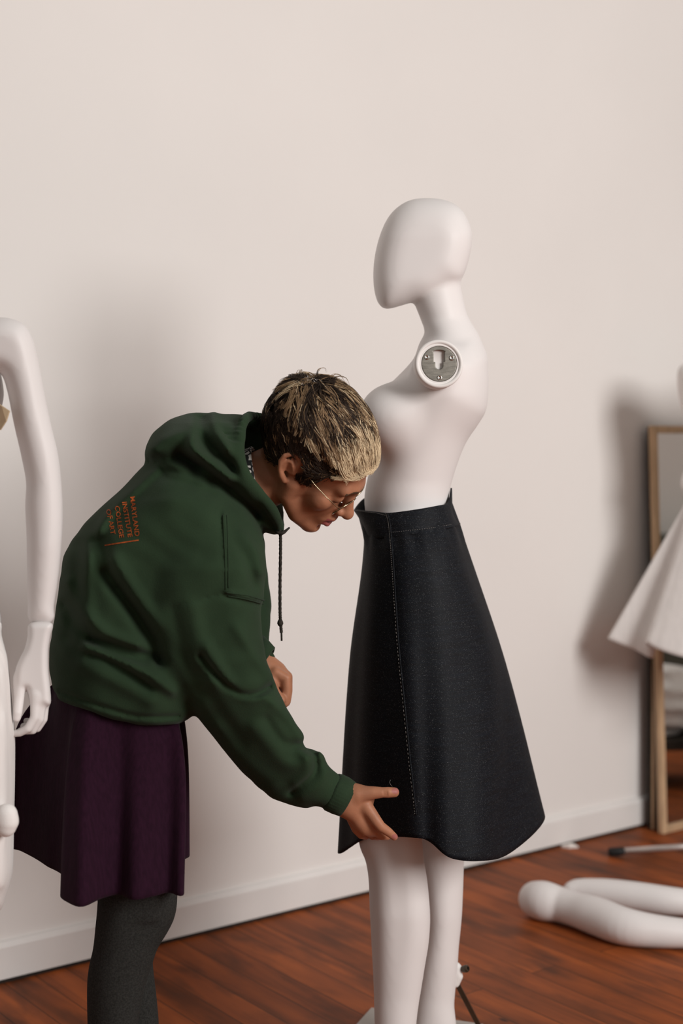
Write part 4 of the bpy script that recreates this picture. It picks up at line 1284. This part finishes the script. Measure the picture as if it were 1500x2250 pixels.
# ------------------------------------------------------------------ plum skirt
zh = .52
hem = [Z(u, v, zh) for u, v in ((27,1861),(48,1870),(85,1890),(120,1915),(146,1936),(139,1955),(131,1974),(146,1984),(170,1988),(215,1978),(260,1970),(310,1971),(360,1968),(402,1964),(399,1935),(394,1915),(392,1893),(404,1888),(415,1879),(400,1858),(340,1838),(260,1832),(180,1834),(90,1842))]
hem = catmull([tuple(q) for q in hem], 5)
wc = P(256, 1530, 2.70)
n = len(hem)
ang = np.arctan2(hem[:, 1] - hem[:, 1].mean(), hem[:, 0] - hem[:, 0].mean())
tt = np.linspace(0, 2 * np.pi, n, endpoint=False)
top = []
for i in range(n):
    a = ang[i]
    rx = .112 if math.cos(a) > 0 else .114
    top.append((wc.x + rx * math.cos(a), wc.y + .095 * math.sin(a), wc.z + .035))
top = np.array(top)
rows = []
for i in range(49):
    s = i / 48
    kx = 1 - (1 - s) ** 5
    r_ = top * (1 - kx) + hem * kx
    ky = 1 - (1 - s) ** 1.15
    r_[:, 1] = top[:, 1] * (1 - ky) + hem[:, 1] * ky
    r_[:, 2] = top[:, 2] * (1 - s) + hem[:, 2] * s
    uu = proj(r_[:, 0], r_[:, 1], r_[:, 2])[0]
    nearw = np.clip((2.68 - r_[:, 1]) / .06, 0, 1)
    r_[:, 1] += nearw * s ** .7 * (.015 * np.sin((uu - 225) / 118 * 2 * np.pi + .5 * s) + .003 * np.sin((uu - 150) / 52 * 2 * np.pi))
    rows.append(list(map(tuple, r_)))
vs, fs = ring_loft(rows)
fs.append(list(range(n))[::-1])
o = obj('skirt', vs, fs, M['skirt'], pr); solidify(o, .003, 0); o['label'] = 'plum corduroy skirt'

# tights
NEARL = [(215,1860),(214,1940),(214,1985),(209,2040),(204,2085),(195,2125),(191,2170),(192,2250),(197,2330),(212,2420),(222,2500),(222,2560),(290,2580),(380,2582),(400,2560),(350,2530),(300,2500),(286,2440),(294,2350),(302,2260),(312,2200),(322,2155),(334,2120),(346,2085),(366,2052),(382,2020),(389,1985),(389,1940),(385,1860)]
FARL = [(235,1860),(235,1960),(236,2050),(234,2120),(236,2200),(245,2300),(268,2420),(268,2480),(330,2492),(420,2490),(438,2470),(390,2450),(345,2430),(340,2370),(347,2300),(349,2255),(345,2200),(338,2140),(336,2105),(346,2075),(366,2040),(378,2000),(378,1860)]
lg = [(Inflate(NEARL, 2.60, interp_v([1860, 2000, 2150, 2300, 2450, 2560], [.075, .060, .056, .048, .038, .042]), 62), 2.60), (Inflate(FARL, 2.775, interp_v([1860, 2000, 2150, 2300, 2420, 2480], [.072, .058, .054, .046, .038, .042]), 58), 2.775)]
for q, D in lg:
    F_ = field_for([q], .005); F_.add(q, 0)
    for k in range(7):
        F_.sub(Ball([px(200 + 8 * (k % 3), 2058 + 9 * k, D - .06, 2), px(270, 2040 + 9 * k + 6 * (k % 2), D - .066, 2.5), px(340, 2030 + 8 * k, D - .05, 2)]), .008)
    v, f = F_.mesh(); v = relax(v, f, 2); v[:, 2] = np.maximum(v[:, 2], .002)
    obj('tights_leg', v, f, M['tights'], pr)

# ------------------------------------------------------------------ hair
rng = np.random.default_rng(11)
SC, SR = np.array([-.020, -.003, .035]), np.array([.108, .080, .096])
WH = np.array([-.62, -.10, .78]); WH /= np.linalg.norm(WH)
cap_ops = [(he((-.021, -.003, .036), (.108, .0805, .0955)), 0)]
F_ = field_for([cap_ops[0][0]], .003)
F_.add(cap_ops[0][0], 0)
def hairline(loc):
    """positive where hair grows, in head coordinates"""
    f_, l_, u_ = loc[..., 0], np.abs(loc[..., 1]), loc[..., 2]
    front = .090 - f_ + np.clip((u_ - .055) * 3, -.2, .2)                          # forehead
    face = np.where(f_ > .012, u_ - np.interp(f_, [.012, .030, .034, .060, .072, .10], [-.030, -.012, .020, .045, .056, .062]), .05)
    ear = np.where(np.abs(f_ + .017) < .024, u_ - .032 + .012 * np.clip((f_ + .017) / .024, -1, 1), .05)
    nape = np.where(f_ <= -.036, u_ + .055 + .25 * (f_ + .03), .05)
    return np.minimum.reduce([face, ear, nape])
g = np.broadcast_arrays(F_.ax[0][:, None, None], F_.ax[1][None, :, None], F_.ax[2][None, None, :])
L_ = np.stack([(g[0] - HO.x) * HR[0, i] + (g[1] - HO.y) * HR[1, i] + (g[2] - HO.z) * HR[2, i] for i in range(3)], -1)
F_.F = np.maximum(F_.F, -hairline(L_) * .8)
cv, cf = F_.mesh(); cv = relax(cv, cf, 2)
HV, HFa, HM = [cv], [cf.tolist()], [np.full(len(cf), 2)]
nv = len(cv)
BULK = np.array([-.75, -.05, .66]); BULK /= np.linalg.norm(BULK)
def scalp(d, off):
    return SC + d * (SR + off + .013 * max(0., d @ BULK) ** 2)
sv, sf, sm = [], [], []
def lock(d, length, lift, level, ns, spread, wave, crop=-1.0):
    """one lock: a guide flowing away from the crown over the head, strands gathered to its tip"""
    N = 10
    q = d.copy(); guide = []
    ph = rng.uniform(0, 6.3); bend = rng.normal(0, .20)
    for k in range(N):
        t = k / (N - 1)
        off = lift * (.35 + .65 * math.sin(min(1, t * 1.5) * math.pi / 2)) * (1 - .30 * max(0, t - .7) / .3)
        pt_ = scalp(q, off)
        guide.append(pt_)
        if k > 2 and pt_[0] < .052 and pt_[2] < crop: break
        fl = q - WH * (q @ WH); fl /= max(np.linalg.norm(fl), 1e-6)
        side = np.cross(q, fl)
        fl = fl + side * (bend + wave * math.sin(4.2 * t + ph)) + np.array([.22, 0, -.12])
        fl -= q * (fl @ q); fl /= max(np.linalg.norm(fl), 1e-6)
        q = q + fl * (length / (N - 1)) / .095; q /= np.linalg.norm(q)
    N = len(guide)
    G = np.array([tuple(hd(*p)) for p in guide])
    up = G - np.array(HO); up /= np.linalg.norm(up, axis=1)[:, None]
    tg = np.gradient(G, axis=0); tg /= np.linalg.norm(tg, axis=1)[:, None] + 1e-9
    bi = np.cross(tg, up)
    for s_ in range(ns):
        a, b = rng.normal(0, spread), abs(rng.normal(0, spread * .45))
        n_ = N if rng.random() > .3 else N - rng.integers(1, 3)
        w0 = rng.uniform(.00050, .00095)
        lv = level if rng.random() > .28 else int(np.clip(level + rng.integers(-1, 2), 0, 2))
        b0_ = len(sv)
        wv = rng.normal(0, .0009, N)
        for k in range(n_):
            t = k / (N - 1)
            gk = 1 - .72 * t
            w = w0 * (1 - .8 * (k / (n_ - 1)) ** 2)
            c_ = G[k] + bi[k] * (a * gk + wv[k]) + up[k] * (b * gk)
            sv.extend([c_ + bi[k] * w, c_ + up[k] * w * .7, c_ - bi[k] * w])
        for k in range(n_ - 1):
            m_ = min(2, lv + 1) if (k < 2 and lv < 2) else lv
            for j_ in range(2):
                sf.append([b0_ + 3 * k + j_, b0_ + 3 * k + j_ + 1, b0_ + 3 * (k + 1) + j_ + 1, b0_ + 3 * (k + 1) + j_]); sm.append(m_)
made = 0
while made < 1500:
    d = rng.normal(size=3); d /= np.linalg.norm(d)
    p0 = SC + d * SR
    if hairline(p0[None])[0] < .002: continue
    f_, l_, u_ = p0
    top_ = np.clip((u_ - .045) / .045, 0, 1)
    fr = np.clip((f_ + .040) / .085, 0, 1)
    if top_ < .1 and rng.random() < .2: continue
    made += 1
    light = top_ * (.30 + .60 * fr) + rng.normal(0, .15)
    level = 0 if light > .52 else (1 if light > .27 else 2)
    room = hairline(p0[None])[0]
    length = .022 + .062 * top_ * rng.uniform(.75, 1.15)
    lock(d, length, .0030 + .0130 * top_, level, 12, .0050, .22 + .26 * top_, rng.uniform(.062, .092) if top_ > .05 else -1)
for k in range(10):                                            # stray wisps at the crown
    d = WH + rng.normal(0, .16, 3); d /= np.linalg.norm(d)
    lock(d, .030, .026, 1, 4, .003, .9)
cloc = ((cv - np.array(HO)) @ HR)[cf].mean(1)
allv = np.concatenate([cv, np.array(sv)])
allf = cf.tolist() + [[i + nv for i in q] for q in sf]
o = obj('hair', allv, allf, [M['hair_blond'], M['hair_light'], M['hair_dark']], pr, midx=np.concatenate([np.where((cloc[:, 2] > .055) & (cloc[:, 0] > -.03), 1, 2), np.array(sm)]))
o['label'] = 'short cropped hair, blond on top and dark at the sides'

# ------------------------------------------------------------------ glasses slid down the nose
GFx, GZ = .107, -.006
def gp(l_, u_, df=0):                                         # front plane tilted, gently wrapped
    return hd(GFx - .9 * l_ * l_ * 2.2 + .18 * u_ + df, l_, GZ + u_)
mb = MB()
lens_v = []
for s in (1, -1):
    loop = [gp(s * .034 + .0245 * math.cos(a), -.006 + .0205 * math.sin(a)) for a in [2 * math.pi * k / 36 for k in range(36)]]
    mb.tube(loop, .0014, 7, closed=True)
    lens_v.append(loop)
    hinge = [gp(s * .0575, .002), gp(s * .063, .004, -.004), hd(.070, s * .071, .002)]
    mb.tube(hinge + [hd(.035, s * .0755, .006), hd(.002, s * .078, .014), hd(-.012, s * .076, .012)], .0010, 6)
    mb.tube([gp(s * .011, -.010), gp(s * .009, -.014, -.006)], .0007, 5)
mb.tube([gp(-.0105, .001), gp(-.005, .005, .002), gp(.005, .005, .002), gp(.0105, .001)], .0011, 6)
gl = mb.build('glasses', M['gold'], pr); gl['label'] = 'thin gold wire glasses with round lenses'
for lp in lens_v:
    c_ = sum(lp, Vector()) / len(lp)
    nn = (lp[0] - c_).cross(lp[9] - c_).normalized()
    if nn.dot(HF) < 0: nn = -nn
    mb = MB(); n_ = len(lp)
    fr = [c_ + (p - c_) * .98 + nn * .0006 for p in lp]; bk = [c_ + (p - c_) * .98 - nn * .0006 for p in lp]
    ff = [[i, (i + 1) % n_, n_ + (i + 1) % n_, n_ + i] for i in range(n_)] + [list(range(n_))[::-1], list(range(n_, 2 * n_))]
    mb.add(fr + bk, ff)
    mb.build('lens', M['lens'], gl, smooth=False)
